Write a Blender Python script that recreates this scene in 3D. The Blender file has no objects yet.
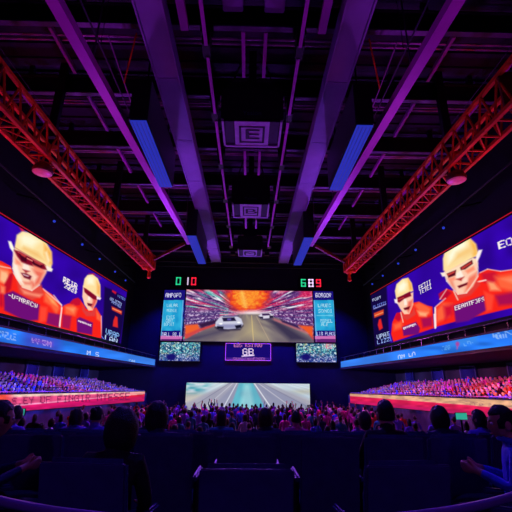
import bpy, bmesh, math, random
import numpy as np
from mathutils import Vector, Matrix, Euler
random.seed(7); RNG = np.random.default_rng(7)
SC = bpy.context.scene
COL = SC.collection
R = math.radians
# ------------------------------------------------------------------ camera
PITCH, YAW, ROLL, FPX = 18.17, 0.95, 0.6, 384.0
CAMROT = Matrix.Rotation(R(-YAW), 3, 'Z') @ Matrix.Rotation(R(90 + PITCH), 3, 'X') @ Matrix.Rotation(R(ROLL), 3, 'Z')
CR = np.array(CAMROT)
cd = bpy.data.cameras.new('camera'); cam = bpy.data.objects.new('camera', cd); COL.objects.link(cam)
cam.matrix_world = CAMROT.to_4x4(); cd.sensor_width = 36; cd.lens = 36 * FPX / 512; cd.clip_end = 300; cd.clip_start = .05
SC.camera = cam
def proj(P):                       # world points (n,3) -> picture coordinates on the 512 frame
    v = np.asarray(P, float) @ CR
    d = np.maximum(-v[:, 2], 1e-3)
    return 256 + FPX * v[:, 0] / d, 256 - FPX * v[:, 1] / d
def ray(px, py):
    return CR @ np.array([(px - 256) / FPX, (256 - py) / FPX, -1.0])
# ------------------------------------------------------------------ materials
def lin(c):
    return tuple(((x / 255) / 12.92 if x / 255 <= .04045 else ((x / 255 + .055) / 1.055) ** 2.4) for x in c)
def mat(name, rgb, rough=.6, metal=0., noise=.25, scale=6., bump=0., emit=None, strength=0., bscale=40., spec=.4):
    m = bpy.data.materials.new(name); m.use_nodes = True
    nt = m.node_tree; b = nt.nodes['Principled BSDF']
    c = lin(rgb)
    b.inputs['Roughness'].default_value = rough; b.inputs['Metallic'].default_value = metal
    b.inputs['Specular IOR Level'].default_value = spec
    tc = nt.nodes.new('ShaderNodeTexCoord')
    n = nt.nodes.new('ShaderNodeTexNoise'); n.inputs['Scale'].default_value = scale; n.inputs['Detail'].default_value = 4
    nt.links.new(tc.outputs['Object'], n.inputs['Vector'])
    r = nt.nodes.new('ShaderNodeValToRGB')
    r.color_ramp.elements[0].position = .3; r.color_ramp.elements[1].position = .75
    r.color_ramp.elements[0].color = (*[x * (1 - noise) for x in c], 1)
    r.color_ramp.elements[1].color = (*[min(1, x * (1 + noise)) for x in c], 1)
    nt.links.new(n.outputs['Fac'], r.inputs['Fac']); nt.links.new(r.outputs['Color'], b.inputs['Base Color'])
    if bump:
        n2 = nt.nodes.new('ShaderNodeTexNoise'); n2.inputs['Scale'].default_value = bscale
        nt.links.new(tc.outputs['Object'], n2.inputs['Vector'])
        bp = nt.nodes.new('ShaderNodeBump'); bp.inputs['Strength'].default_value = bump; bp.inputs['Distance'].default_value = .02
        nt.links.new(n2.outputs['Fac'], bp.inputs['Height']); nt.links.new(bp.outputs['Normal'], b.inputs['Normal'])
    if emit:
        b.inputs['Emission Color'].default_value = (*lin(emit), 1); b.inputs['Emission Strength'].default_value = strength
    return m
def picture_mat():
    m = bpy.data.materials.new('led_picture'); m.use_nodes = True
    nt = m.node_tree; nt.nodes.clear()
    o = nt.nodes.new('ShaderNodeOutputMaterial'); e = nt.nodes.new('ShaderNodeEmission')
    a = nt.nodes.new('ShaderNodeVertexColor'); a.layer_name = 'picture'
    e.inputs['Strength'].default_value = 1.0
    nt.links.new(a.outputs['Color'], e.inputs['Color']); nt.links.new(e.outputs['Emission'], o.inputs['Surface'])
    return m
PIC = picture_mat()
M = dict(
    deck=mat('roof_deck', (50, 28, 66), .8, 0, .4, 1.5, .3, bscale=8),
    wall=mat('dark_wall', (16, 14, 28), .8, 0, .3, 1.0),
    backwall=mat('back_wall', (30, 28, 62), .7, 0, .25, .7),
    floor=mat('dark_floor', (40, 36, 62), .35, 0, .35, 2.0, .1),
    riser=mat('riser_carpet', (28, 26, 40), .9, 0, .4, 30, .3),
    girder=mat('lavender_girder_paint', (146, 118, 176), .5, .1, .12, 1.2),
    bar=mat('violet_bar_paint', (186, 34, 184), .45, .1, .12, 1.2),
    steel=mat('roof_steel', (104, 66, 118), .5, .3, .3, 3),
    shadesteel=mat('dark_shaded_steel', (34, 24, 44), .6, .3, .3, 3),  # roof steel with shade put into its colour, for beam webs
    pipe=mat('conduit_metal', (150, 96, 150), .4, .3, .2, 4),
    truss=mat('orange_red_truss_paint', (226, 74, 26), .45, .1, .35, 3),
    darkred=mat('dark_red_plate', (110, 30, 26), .6, .1, .3, 4),
    black=mat('black_metal', (14, 13, 18), .5, .3, .3, 6),
    case=mat('dark_case', (22, 20, 28), .45, .1, .3, 5),
    plate=mat('pale_plate', (190, 170, 215), .5, .1, .15, 4),
    glyph=mat('dark_glyph', (40, 28, 60), .6),
    cable=mat('cable_rubber', (60, 46, 80), .6),
    bluelamp=mat('blue_diffuser', (12, 16, 50), .5, 0, .3, 3, emit=(34, 46, 172), strength=1.0, spec=.03),
    bluelens=mat('blue_lens', (60, 90, 230), .3, 0, .2, 6, emit=(40, 60, 190), strength=1.0),
    pinkdisc=mat('pink_lamp_glass', (220, 120, 180), .35, 0, .2, 6, emit=(170, 50, 110), strength=.45),
    seat=mat('navy_upholstery', (36, 38, 92), .75, 0, .25, 30, .25, bscale=120),
    seatedge=mat('seat_shell', (70, 66, 120), .4, .1, .15, 12),
    rail=mat('brushed_rail', (170, 130, 220), .3, .5, .1, 8),
    concrete=mat('stand_concrete', (60, 54, 96), .8, 0, .3, 2),
    balcony=mat('dark_balcony_paint', (30, 28, 62), .7, 0, .3, 2),
    glass=mat('dark_window_glass', (30, 32, 80), .15, 0, .3, .8, spec=.8),
    frame=mat('window_frame_metal', (70, 70, 120), .4, .4, .2, 5),
    screenframe=mat('screen_frame', (16, 15, 26), .5, .2, .2, 6),
    redglow=mat('red_led_edge', (200, 30, 40), .4, 0, .1, 5, emit=(190, 20, 40), strength=.7),
    skin=mat('skin', (205, 150, 120), .5, 0, .12, 12),
    skin2=mat('deep_skin', (140, 92, 70), .5, 0, .12, 12),
    hair=mat('dark_hair', (24, 17, 18), .55, 0, .5, 60, .6, bscale=140),
    hair2=mat('brown_hair', (58, 34, 26), .55, 0, .5, 60, .6, bscale=140),
    trousers=mat('dark_trousers', (26, 26, 42), .85, 0, .25, 30, .3),
    shoe=mat('black_shoe', (16, 16, 18), .5),
    eye=mat('eye_white', (230, 228, 224), .2), iris=mat('dark_iris', (30, 20, 16), .2), lip=mat('lips', (150, 80, 75), .5),
    phonebody=mat('phone_body', (20, 20, 26), .3),
    teal=mat('teal_screen', (40, 170, 150), .4, 0, .3, 5, emit=(50, 175, 150), strength=.9),
    phonescreen=mat('phone_screen', (150, 170, 230), .3, 0, .2, 8, emit=(150, 160, 235), strength=.9),
    seg_g=mat('green_segment', (30, 160, 120), .4, emit=(40, 200, 140), strength=1.0),
    seg_w=mat('white_segment', (210, 190, 220), .4, emit=(225, 200, 235), strength=1.0),
    seg_r=mat('red_segment', (210, 30, 60), .4, emit=(235, 35, 65), strength=1.0),
    litpink=mat('pink_light_line', (200, 90, 220), .4, emit=(190, 80, 215), strength=1.0),
)
SHIRT = {k: mat(k + '_top', c, .8, 0, .2, 20, .2) for k, c in dict(
    blue=(60, 80, 225), violet=(120, 70, 215), magenta=(225, 50, 165), red=(235, 45, 50), orange=(245, 120, 50),
    white=(215, 210, 225), navy=(30, 34, 80), black=(22, 20, 28), teal=(50, 140, 160)).items()}
# ------------------------------------------------------------------ helpers
class MB:
    def __init__(s): s.v = []; s.f = []; s.m = []
    def add(s, vs, fs, mi=0):
        k = len(s.v); s.v += [tuple(p) for p in vs]; s.f += [tuple(k + i for i in f) for f in fs]; s.m += [mi] * len(fs); return s
    def box(s, x0, x1, y0, y1, z0, z1, mi=0):
        return s.add([(x, y, z) for x in (x0, x1) for y in (y0, y1) for z in (z0, z1)],
                     [(0, 1, 3, 2), (4, 6, 7, 5), (0, 4, 5, 1), (2, 3, 7, 6), (0, 2, 6, 4), (1, 5, 7, 3)], mi)
    def bar(s, p, q, w, h, mi=0, up=(0, 0, 1)):
        p, q = Vector(p), Vector(q); d = (q - p).normalized(); u = Vector(up)
        if abs(d.dot(u)) > .98: u = Vector((0, 1, 0))
        a = d.cross(u).normalized() * w / 2; b = a.cross(d).normalized() * h / 2
        vs = [e + i * a + j * b for e in (p, q) for i in (-1, 1) for j in (-1, 1)]
        return s.add(vs, [(0, 1, 3, 2), (4, 6, 7, 5), (0, 4, 5, 1), (2, 3, 7, 6), (0, 2, 6, 4), (1, 5, 7, 3)], mi)
    def path(s, pts, r, n=8, mi=0, closed=False):
        pts = [Vector(p) for p in pts]; N = len(pts); rr = r if isinstance(r, (list, tuple)) else [r] * N
        vs = []
        for i, p in enumerate(pts):
            d = (pts[min(i + 1, N - 1)] - pts[max(i - 1, 0)]).normalized()
            u = Vector((0, 0, 1)) if abs(d.z) < .95 else Vector((0, 1, 0))
            a = d.cross(u).normalized(); b = a.cross(d).normalized()
            vs += [p + rr[i] * (math.cos(2 * math.pi * k / n) * a + math.sin(2 * math.pi * k / n) * b) for k in range(n)]
        fs = [(i * n + k, i * n + (k + 1) % n, (i + 1) * n + (k + 1) % n, (i + 1) * n + k) for i in range(N - 1) for k in range(n)]
        fs += [tuple(range(n))[::-1], tuple((N - 1) * n + k for k in range(n))]
        return s.add(vs, fs, mi)
    def lathe(s, prof, c=(0, 0, 0), n=20, mi=0):
        vs = []; N = len(prof)
        for r, z in prof:
            vs += [(c[0] + r * math.cos(2 * math.pi * k / n), c[1] + r * math.sin(2 * math.pi * k / n), c[2] + z) for k in range(n)]
        fs = [(i * n + k, i * n + (k + 1) % n, (i + 1) * n + (k + 1) % n, (i + 1) * n + k) for i in range(N - 1) for k in range(n)]
        fs += [tuple(range(n))[::-1], tuple((N - 1) * n + k for k in range(n))]
        return s.add(vs, fs, mi)
    def ell(s, c, r, n=16, m=10, mi=0, fn=None):
        vs = [(0, 0, -1)] + [(math.cos(2 * math.pi * k / n) * math.sin(math.pi * j / m), math.sin(2 * math.pi * k / n) * math.sin(math.pi * j / m), -math.cos(math.pi * j / m)) for j in range(1, m) for k in range(n)] + [(0, 0, 1)]
        if fn: vs = [fn(*p) for p in vs]
        vs = [(c[0] + r[0] * x, c[1] + r[1] * y, c[2] + r[2] * z) for x, y, z in vs]
        fs = [(0, 1 + (k + 1) % n, 1 + k) for k in range(n)]
        for j in range(m - 2):
            fs += [(1 + j * n + k, 1 + j * n + (k + 1) % n, 1 + (j + 1) * n + (k + 1) % n, 1 + (j + 1) * n + k) for k in range(n)]
        t = len(vs) - 1; o = 1 + (m - 2) * n
        fs += [(o + k, o + (k + 1) % n, t) for k in range(n)]
        return s.add(vs, fs, mi)
    def mesh(s, name, mats, off=(0, 0, 0), smooth=False):
        me = bpy.data.meshes.new(name)
        me.from_pydata([(x - off[0], y - off[1], z - off[2]) for x, y, z in s.v], [], s.f)
        for m_ in (mats if isinstance(mats, list) else [mats]): me.materials.append(m_)
        for p, i in zip(me.polygons, s.m): p.material_index = i; p.use_smooth = smooth
        bm = bmesh.new(); bm.from_mesh(me); bmesh.ops.recalc_face_normals(bm, faces=bm.faces); bm.to_mesh(me); bm.free()
        return me
    def build(s, name, mats, parent=None, smooth=False, bevel=0):
        off = parent['_o'] if parent is not None and '_o' in parent else (0, 0, 0)
        me = s.mesh(name, mats, off, smooth)
        if bevel:
            bm = bmesh.new(); bm.from_mesh(me)
            bmesh.ops.bevel(bm, geom=[e for e in bm.edges if len(e.link_faces) == 2 and e.calc_face_angle(0) > .5], offset=bevel, segments=2, affect='EDGES')
            bm.to_mesh(me); bm.free()
        return link(name, me, parent)
def link(name, me, parent=None):
    o = bpy.data.objects.new(name, me); COL.objects.link(o)
    if parent is not None:
        o.parent = parent
        if '_o' in parent: o['_o'] = parent['_o']
    return o
def tag(o, label=None, cat=None, group=None, kind=None):
    if label: o['label'] = label
    if cat: o['category'] = cat
    if group: o['group'] = group
    if kind: o['kind'] = kind
    return o
def thing(name, label, cat, loc=(0, 0, 0), group=None):
    o = bpy.data.objects.new(name, None); COL.objects.link(o); o.location = loc; o['_o'] = [float(x) for x in loc]
    o.empty_display_size = .2
    return tag(o, label, cat, group)
def struct(name, mb, m, **k):
    o = mb.build(name, m, **k); o['kind'] = 'structure'; return o
def copy_tree(o, parent=None):
    c = o.copy(); COL.objects.link(c)
    if parent is not None: c.parent = parent
    for ch in list(o.children): copy_tree(ch, c)
    return c
def letters(txt, size, name, m, parent, mtx, extrude=.004):
    cu = bpy.data.curves.new(name, 'FONT'); cu.body = txt; cu.size = size; cu.extrude = extrude; cu.align_x = 'CENTER'; cu.align_y = 'CENTER'
    tmp = bpy.data.objects.new('tmp', cu); COL.objects.link(tmp)
    me = bpy.data.meshes.new_from_object(tmp.evaluated_get(bpy.context.evaluated_depsgraph_get()))
    bpy.data.objects.remove(tmp); me.transform(mtx)
    if '_o' in parent: me.transform(Matrix.Translation(-Vector(parent['_o'])))
    me.materials.clear(); me.materials.append(m)
    return link(name, me, parent)
ORD = ['', 'first', 'second', 'third', 'fourth', 'fifth', 'sixth', 'seventh', 'eighth', 'ninth', 'tenth', 'eleventh', 'twelfth', 'thirteenth', 'fourteenth', 'fifteenth', 'sixteenth', 'seventeenth', 'eighteenth', 'nineteenth', 'twentieth']
ORD += ['twenty-' + w for w in ORD[1:10]] + ['thirtieth'] + ['thirty-' + w for w in ORD[1:10]]
# ------------------------------------------------------------------ painting LED pictures
FONT = {'A': '0e11111f111111', 'B': '1e11111e11111e', 'C': '0e11101010110e', 'D': '1e11111111111e', 'E': '1f10101e10101f', 'F': '1f10101e101010',
        'G': '0e11101711110f', 'H': '1111111f111111', 'I': '0e04040404040e', 'K': '11121418141211', 'L': '1010101010101f', 'M': '111b1515111111',
        'N': '11191513111111', 'O': '0e11111111110e', 'P': '1e11111e101010', 'R': '1e11111e141211', 'S': '0f10100e01011e', 'T': '1f040404040404',
        'U': '1111111111110e', 'V': '11111111110a04', 'W': '1111111515150a', 'Y': '11110a04040404', 'Z': '1f01020408101f', '0': '0e11131519110e',
        '1': '040c040404040e', '2': '0e11010204081f', '5': '1f101e0101110e', '7': '1f010204080808', '8': '0e11110e11110e', ' ': '00000000000000', '.': '0000000000000c', '-': '0000001f000000'}
class Paint:
    def __init__(s, X, Y, base): s.X, s.Y = X, Y; s.c = np.tile(np.array(base, float), (len(X), 1))
    def mix(s, a, col): a = np.clip(a, 0, 1)[:, None]; s.c = s.c * (1 - a) + np.asarray(col, float) * a; return s
    def sdf(s, P):
        P = np.array(P, float); d = np.full(len(s.X), 1e9); ins = np.zeros(len(s.X), bool)
        for (x0, y0), (x1, y1) in zip(P, np.roll(P, -1, 0)):
            ex, ey = x1 - x0, y1 - y0; wx, wy = s.X - x0, s.Y - y0
            t = np.clip((wx * ex + wy * ey) / (ex * ex + ey * ey + 1e-9), 0, 1)
            d = np.minimum(d, np.hypot(wx - ex * t, wy - ey * t))
            c = (y0 > s.Y) != (y1 > s.Y)
            ins ^= c & (s.X < (x1 - x0) * (s.Y - y0) / ((y1 - y0) if y1 != y0 else 1e-9) + x0)
        return np.where(ins, -d, d)
    def poly(s, P, col, soft=.5, a=1.): return s.mix(a * (.5 - s.sdf(P) / (2 * soft)), col)
    def ell(s, cx, cy, rx, ry, col, soft=.3, a=1.):
        q = np.hypot((s.X - cx) / rx, (s.Y - cy) / ry); return s.mix(a * np.clip((1 - q) / soft, 0, 1), col)
    def line(s, p, q, w, col, a=1., soft=.4):
        ex, ey = q[0] - p[0], q[1] - p[1]; wx, wy = s.X - p[0], s.Y - p[1]
        t = np.clip((wx * ex + wy * ey) / (ex * ex + ey * ey + 1e-9), 0, 1)
        return s.mix(a * np.clip((w / 2 + soft - np.hypot(wx - ex * t, wy - ey * t)) / (2 * soft), 0, 1), col)
    def text(s, txt, o, ux, uy, col, a=1.):     # o: upper left corner, ux: whole width vector, uy: whole height vector
        W = 6 * len(txt) - 1; bmp = np.zeros((7, W))
        for i, ch in enumerate(txt):
            g = FONT.get(ch, FONT['8'])
            for r in range(7):
                b = int(g[2 * r:2 * r + 2], 16)
                for k in range(5): bmp[r, 6 * i + k] = (b >> (4 - k)) & 1
        det = ux[0] * uy[1] - ux[1] * uy[0]; dx, dy = s.X - o[0], s.Y - o[1]
        u = (dx * uy[1] - dy * uy[0]) / det * W; v = (dy * ux[0] - dx * ux[1]) / det * 7
        ok = (u >= 0) & (u < W) & (v >= 0) & (v < 7)
        ui = np.clip(u.astype(int), 0, W - 1); vi = np.clip(v.astype(int), 0, 6)
        return s.mix(a * ok * bmp[vi, ui], col)
def hashnoise(ix, iy, k=0):
    h = np.sin(ix * 127.1 + iy * 311.7 + k * 74.7) * 43758.5453; return h - np.floor(h)
def vnoise(x, y, k=0):
    ix, iy = np.floor(x), np.floor(y); fx, fy = x - ix, y - iy; fx = fx * fx * (3 - 2 * fx); fy = fy * fy * (3 - 2 * fy)
    a = hashnoise(ix, iy, k) * (1 - fx) + hashnoise(ix + 1, iy, k) * fx; b = hashnoise(ix, iy + 1, k) * (1 - fx) + hashnoise(ix + 1, iy + 1, k) * fx
    return a * (1 - fy) + b * fy
def picture(name, A, B, C, D, nu, nv, painter, parent):
    """A top-left, B top-right, C bottom-right, D bottom-left (world); painter gets the picture coordinates of the grid"""
    A, B, C, D = [np.array(p, float) for p in (A, B, C, D)]
    u = np.linspace(0, 1, nu + 1); v = np.linspace(0, 1, nv + 1); U, V = np.meshgrid(u, v); U = U.ravel()[:, None]; V = V.ravel()[:, None]
    P = (A * (1 - U) + B * U) * (1 - V) + (D * (1 - U) + C * U) * V
    X, Y = proj(P); rgb = np.clip(painter(X, Y), 0, 255) / 255
    l = np.where(rgb <= .04045, rgb / 12.92, ((rgb + .055) / 1.055) ** 2.4)
    off = np.array(parent['_o']) if '_o' in parent else 0
    me = bpy.data.meshes.new(name); w = nu + 1
    me.from_pydata((P - off).tolist(), [], [(j * w + i, (j + 1) * w + i, (j + 1) * w + i + 1, j * w + i + 1) for j in range(nv) for i in range(nu)])
    at = me.color_attributes.new('picture', 'FLOAT_COLOR', 'POINT')
    at.data.foreach_set('color', np.concatenate([l, np.ones((len(l), 1))], 1).astype(np.float32).ravel())
    me.materials.append(PIC)
    return link(name, me, parent)
# ================================================================== SETTING
def fz(y): return -2.80 - .026 * (y - 8)                      # raked crowd floor
ROWZ = {'A': -1.40, 'B': -1.40, 'C': -1.50, 'D': -1.60, 'E': -1.70}
b = MB(); b.add([(-15, 7.45, fz(7.45)), (15, 7.45, fz(7.45)), (15, 41, fz(41)), (-15, 41, fz(41)), (-15, 7.45, -5), (15, 7.45, -5), (15, 41, -5), (-15, 41, -5)],
               [(0, 1, 2, 3), (4, 7, 6, 5), (0, 4, 5, 1), (1, 5, 6, 2), (2, 6, 7, 3), (3, 7, 4, 0)])
struct('floor', b, M['floor'])
b = MB()
for y0, y1, z in ((-6, 3.22, ROWZ['A']), (3.22, 4.3, ROWZ['B']), (4.3, 5.3, ROWZ['C']), (5.3, 6.3, ROWZ['D']), (6.3, 7.45, ROWZ['E'])):
    b.box(-15, 15, y0, y1, -5, z)
struct('seating_riser', b, M['riser'])
b = MB(); b.box(-15.2, 15.2, -6, 41.2, 13, 13.3)
for k in range(60): b.box(-15, 15, -5.5 + k * .77, -5.3 + k * .77, 12.9, 13)
struct('ceiling', b, M['deck'])
b = MB(); b.box(-15.2, 15.2, 40.6, 41.2, -5, 13); struct('wall_back', b, M['backwall'])
b = MB(); b.box(-15.2, 15.2, -6.3, -6, -5, 13.3); struct('wall_rear', b, M['wall'])
for s, nm in ((-1, 'left'), (1, 'right')):
    X = lambda a, c: (min(s * a, s * c), max(s * a, s * c))
    b = MB(); b.box(*X(15, 15.3), -6, 41, -5, 13); b.box(*X(12.4, 15), -6, 40.6, 2.2, 13); struct('wall_' + nm, b, M['wall'])
    # balcony deck with solid parapet: follows the slightly converging line of the ribbon
    b = MB()
    b.add([(s * 10.45, 8, 1.3), (s * 9.38, 40.6, 1.3), (s * 15, 40.6, 1.3), (s * 15, 8, 1.3), (s * 10.45, 8, 1.46), (s * 9.38, 40.6, 1.46), (s * 15, 40.6, 1.46), (s * 15, 8, 1.46)],
          [(0, 1, 2, 3), (4, 7, 6, 5), (0, 4, 5, 1), (1, 5, 6, 2), (2, 6, 7, 3), (3, 7, 4, 0)])
    b.add([(s * 10.3, 8, 1.3), (s * 9.36, 40.6, 1.3), (s * 9.48, 40.6, 1.3), (s * 10.42, 8, 1.3), (s * 10.3, 8, 2.1), (s * 9.36, 40.6, 2.1), (s * 9.48, 40.6, 2.1), (s * 10.42, 8, 2.1)],
          [(0, 1, 2, 3), (4, 7, 6, 5), (0, 4, 5, 1), (1, 5, 6, 2), (2, 6, 7, 3), (3, 7, 4, 0)])
    struct('balcony_' + nm, b, M['balcony'])
    # stand: front wall and eight steps, falling slightly towards the stage
    b = MB()
    def slab(x0, x1, z0, z1):
        dz = -.02 * 25.6
        vs = [(s * x, y, z + (dz if y > 20 and zi else 0)) for x in (x0, x1) for y in (15, 40.6) for zi, z in enumerate((z0, z1))]
        b.add(vs, [(0, 1, 3, 2), (4, 6, 7, 5), (0, 4, 5, 1), (2, 3, 7, 6), (0, 2, 6, 4), (1, 5, 7, 3)])
    slab(9.98, 10.06, -5, -.6)
    for i in range(8):
        slab(10.06 + .58 * i, 10.06 + .58 * (i + 1) + (.4 if i == 7 else 0), -5, -1.52 + .14 * i)
        slab(10.36 + .58 * i, 10.36 + .58 * i + .28, -1.53 + .14 * i, -1.10 + .14 * i)     # bench of the row
    struct('stand_' + nm, b, M['concrete'])
# suite windows in the wall behind the stands
wn = 0
for s, ys in ((-1, ((21.5, 23.7), (27.2, 28.6), (31.0, 32.6), (36.0, 37.6))), (1, ((20.6, 22.6), (26.0, 27.8), (30.4, 32.2), (36.0, 37.6)))):
    for (y0, y1) in ys:
        wn += 1; b = MB(); x = s * 14.98
        b.box(min(x, x - s * .06), max(x, x - s * .06), y0, y1, .25, 1.12); o = struct('window_%d' % wn, b, M['glass'])
        f = MB(); xa, xb = sorted((x, x - s * .12))
        f.box(xa, xb, y0 - .1, y1 + .1, 1.1, 1.2); f.box(xa, xb, y0 - .1, y1 + .1, .17, .27); f.box(xa, xb, y0 - .1, y0 + .02, .17, 1.2); f.box(xa, xb, y1 - .02, y1 + .1, .17, 1.2)
        f.build('window_frame', M['frame'], o)
# stage block under the lower screen
b = MB(); b.box(-9.2, 9.2, 39.3, 40.6, -5, -2.75); struct('trim_1', b, M['backwall'])
# ================================================================== ROOF STEEL
for s, nm in ((-1, 'left'), (1, 'right')):
    t = thing('roof_girder', 'wide lavender box girder running to the stage, on the %s of the ceiling projectors' % nm, 'girder', (s * 3.26, 20, 11), 'main roof girders')
    b = MB(); b.box(s * 3.26 - .40, s * 3.26 + .40, 4, 35.6, 11.03, 11.5); b.build('web', M['girder'], t)
    b = MB()
    for k in range(8): b.box(s * 3.26 - .39, s * 3.26 + .39, 4 + 3.95 * k + .02, 4 + 3.95 * (k + 1) - .02, 11.0, 11.03)
    b.build('soffit_panels', M['girder'], t)
    for q in (-1, 1):
        b = MB(); xx = s * 3.26 + q * .43; b.box(xx - .03, xx + .03, 4, 35.6, 10.95, 11.6); b.build('edge_flange', M['girder'], t)
    for k in range(6):
        b = MB(); y = 6 + 5.2 * k; b.bar((s * 3.26, y, 11.5), (s * 3.26, y, 13), .12, .12); b.build('hanger', M['steel'], t)
    t = thing('slanting_bar', 'narrow magenta violet ceiling bar slanting inward, on the %s side' % nm, 'bar', (s * 5.3, 8, 9.5), 'magenta ceiling bars')
    b = MB(); b.bar((s * 5.55, 3, 9.65), (s * 4.44, 26.5, 9.65), .34, .3); b.build('beam', M['bar'], t)
    for k in range(5):
        y = 5 + 5 * k; x = 5.55 - (y - 3) * .0472; b = MB(); b.path([(s * x, y, 9.8), (s * x, y, 13)], .03); b.build('hanger_rod', M['steel'], t)
    # hanging boxes with glowing blue undersides
    for y0, y1, x0, which in ((11.8, 16.9, 3.82, 'nearer'), (23.4, 29.7, 3.5, 'farther')):
        t = thing('hanging_light_box', '%s black hanging box with blue glowing underside, left of the projectors' % which if s < 0 else '%s black hanging box with blue glowing underside, right of the projectors' % which, 'light box', (s * (x0 + .33), (y0 + y1) / 2, 9), 'hanging light boxes')
        xa, xb = sorted((s * x0, s * (x0 + .68)))
        b = MB(); b.box(xa, xb, y0, y1, 9.03, 10.9); b.build('body', M['case'], t, bevel=.03)
        b = MB(); b.box(xa + .04, xb - .04, y0 + .05, y1 - .05, 8.99, 9.03)
        b.build('diffuser', M['bluelamp'], t)
        for k in range(4):
            b = MB(); xx = xa + .12 + k * .147; b.box(xx - .006, xx + .006, y0 + .1, y1 - .1, 8.98, 8.99); b.build('louvre', M['glyph'], t)
        for yy in (y0 + .6, y1 - .6):
            b = MB(); b.path([((xa + xb) / 2, yy, 10.9), ((xa + xb) / 2, yy, 13)], .04); b.build('hanger_rod', M['black'], t)
            b = MB(); b.box((xa + xb) / 2 - .12, (xa + xb) / 2 + .12, yy - .1, yy + .1, 10.88, 11.0); b.build('clamp', M['steel'], t)
    # orange red lattice trusses
    t = thing('lattice_truss', 'orange red lattice roof truss running above the %s side screen' % nm, 'truss', (s * 8.1, 17, 8.6), 'lattice trusses')
    cw = .38; zt = lambda y: 9.25 + .012 * (y - 10); zb = lambda y: 7.98 + .03 * (y - 10)
    Y0, Y1 = 3, 29.6
    for q in (-1, 1):
        for f_, nme in ((zt, 'top_chord'), (zb, 'bottom_chord')):
            b = MB(); b.bar((s * 8.1 + q * cw, Y0, f_(Y0)), (s * 8.1 + q * cw, Y1, f_(Y1)), .13, .13); b.build(nme, M['truss'], t)
    n = 30
    for k in range(n):
        ya, yb = Y0 + (Y1 - Y0) * k / n, Y0 + (Y1 - Y0) * (k + 1) / n
        for q in (-1, 1):
            x = s * 8.1 + q * cw; b = MB(); ym = (ya + yb) / 2
            b.path([(x, ya, zb(ya)), (x, ym, zt(ym))], .042, 6); b.path([(x, ym, zt(ym)), (x, yb, zb(yb))], .042, 6)
            b.build('lattice_brace', M['truss'], t)
        b = MB(); b.path([(s * 8.1 - cw, ya, zb(ya)), (s * 8.1 + cw, yb, zb(yb))], .03, 6); b.bar((s * 8.1 - cw, ya, zb(ya)), (s * 8.1 + cw, ya, zb(ya)), .06, .06)
        b.build('cross_brace', M['truss'], t)
    b = MB(); b.box(s * 8.1 - .5, s * 8.1 + .5, 29.4, 29.9, zb(29.6) - .1, zt(29.6) + .15); b.build('end_plate', M['truss'], t, bevel=.05)
    b = MB(); b.lathe([(.08, -.75), (.16, -.68), (.12, -.2), (.3, 0)], (s * 8.0, 29.65, zb(29.6) - .1), 12); b.build('end_foot', M['truss'], t)
    b = MB(); b.bar((s * 7.9, 29.6, zt(29.6) - .3), (s * 4.78, 26.6, 9.62), .18, .2); b.build('tie_bar', M['darkred'], t)
    for yy in (6, 13.4, 21, 28):
        b = MB(); b.bar((s * 8.1, yy, zt(yy)), (s * 8.1, yy, 13), .34, .2); b.build('hanger_post', M['shadesteel'], t)
    b = MB(); b.box(s * 8.1 - .42, s * 8.1 + .42, 9.5, 9.62, zb(10) - .05, zt(10) + .1); b.build('gusset_plate', M['darkred'], t, bevel=.02)
    b = MB(); b.path([(s * 8.1 - .3, 12.6, zb(13) + .25), (s * 8.1, 13, zb(13) + .5), (s * 8.1 + .2, 13.6, zb(13) + .9)], [.12, .2, .08], 10); b.build('hoist_motor', M['truss'], t, smooth=True)
    # dome lamp hanging under the truss
    t = thing('dome_lamp', 'round dome lamp with pinkish glass hanging under the %s lattice truss' % nm, 'lamp', (s * 8.1, 13.3, 7.7), 'dome lamps')
    b = MB(); b.lathe([(.36, .0), (.38, .1), (.3, .3), (.12, .42), (.06, .44)], (s * 8.1, 13.3, 7.62), 24); b.build('dome', M['darkred'], t, smooth=True)
    b = MB(); b.lathe([(.1, -.06), (.28, -.03), (.35, .01)], (s * 8.1, 13.3, 7.61), 24); b.build('glass', M['pinkdisc'], t, smooth=True)
    # row of small spotlights above the side screen
    t = thing('lighting_pipe', 'long dark lighting pipe above the %s side screen' % nm, 'pipe', (s * 11, 24, 8.95), 'lighting pipes')
    b = MB(); b.path([(s * 11, 8, 8.95), (s * 11, 36, 8.95)], .05); b.build('tube', M['case'], t)
    for yy in (10, 18.5, 27.5, 35):
        b = MB(); b.bar((s * 11, yy, 8.95), (s * 12.35, yy, 9.3), .08, .08); b.build('wall_bracket', M['case'], t)
    for k, yy in enumerate((20.1, 23.9, 27.0, 30.4, 33.2)):
        t = thing('spotlight', 'small black spotlight with blue lens above %s side screen, %s from the near end' % (nm, ORD[k + 1]), 'spotlight', (s * 11, yy, 8.5), 'small blue spotlights')
        d = Vector((-s * .35, -.75, -.5)).normalized(); c = Vector((s * 11, yy, 8.5))
        b = MB(); b.path([c - d * .2, c - d * .12, c + d * .16, c + d * .2], [.05, .08, .085, .09], 12); b.build('housing', M['black'], t)
        b = MB(); b.path([c + d * .19, c + d * .215], .075, 14); b.build('lens', M['bluelens'], t)
        b = MB(); b.path([c, c + Vector((0, 0, .4))], .025, 6); b.build('yoke', M['black'], t)
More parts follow.
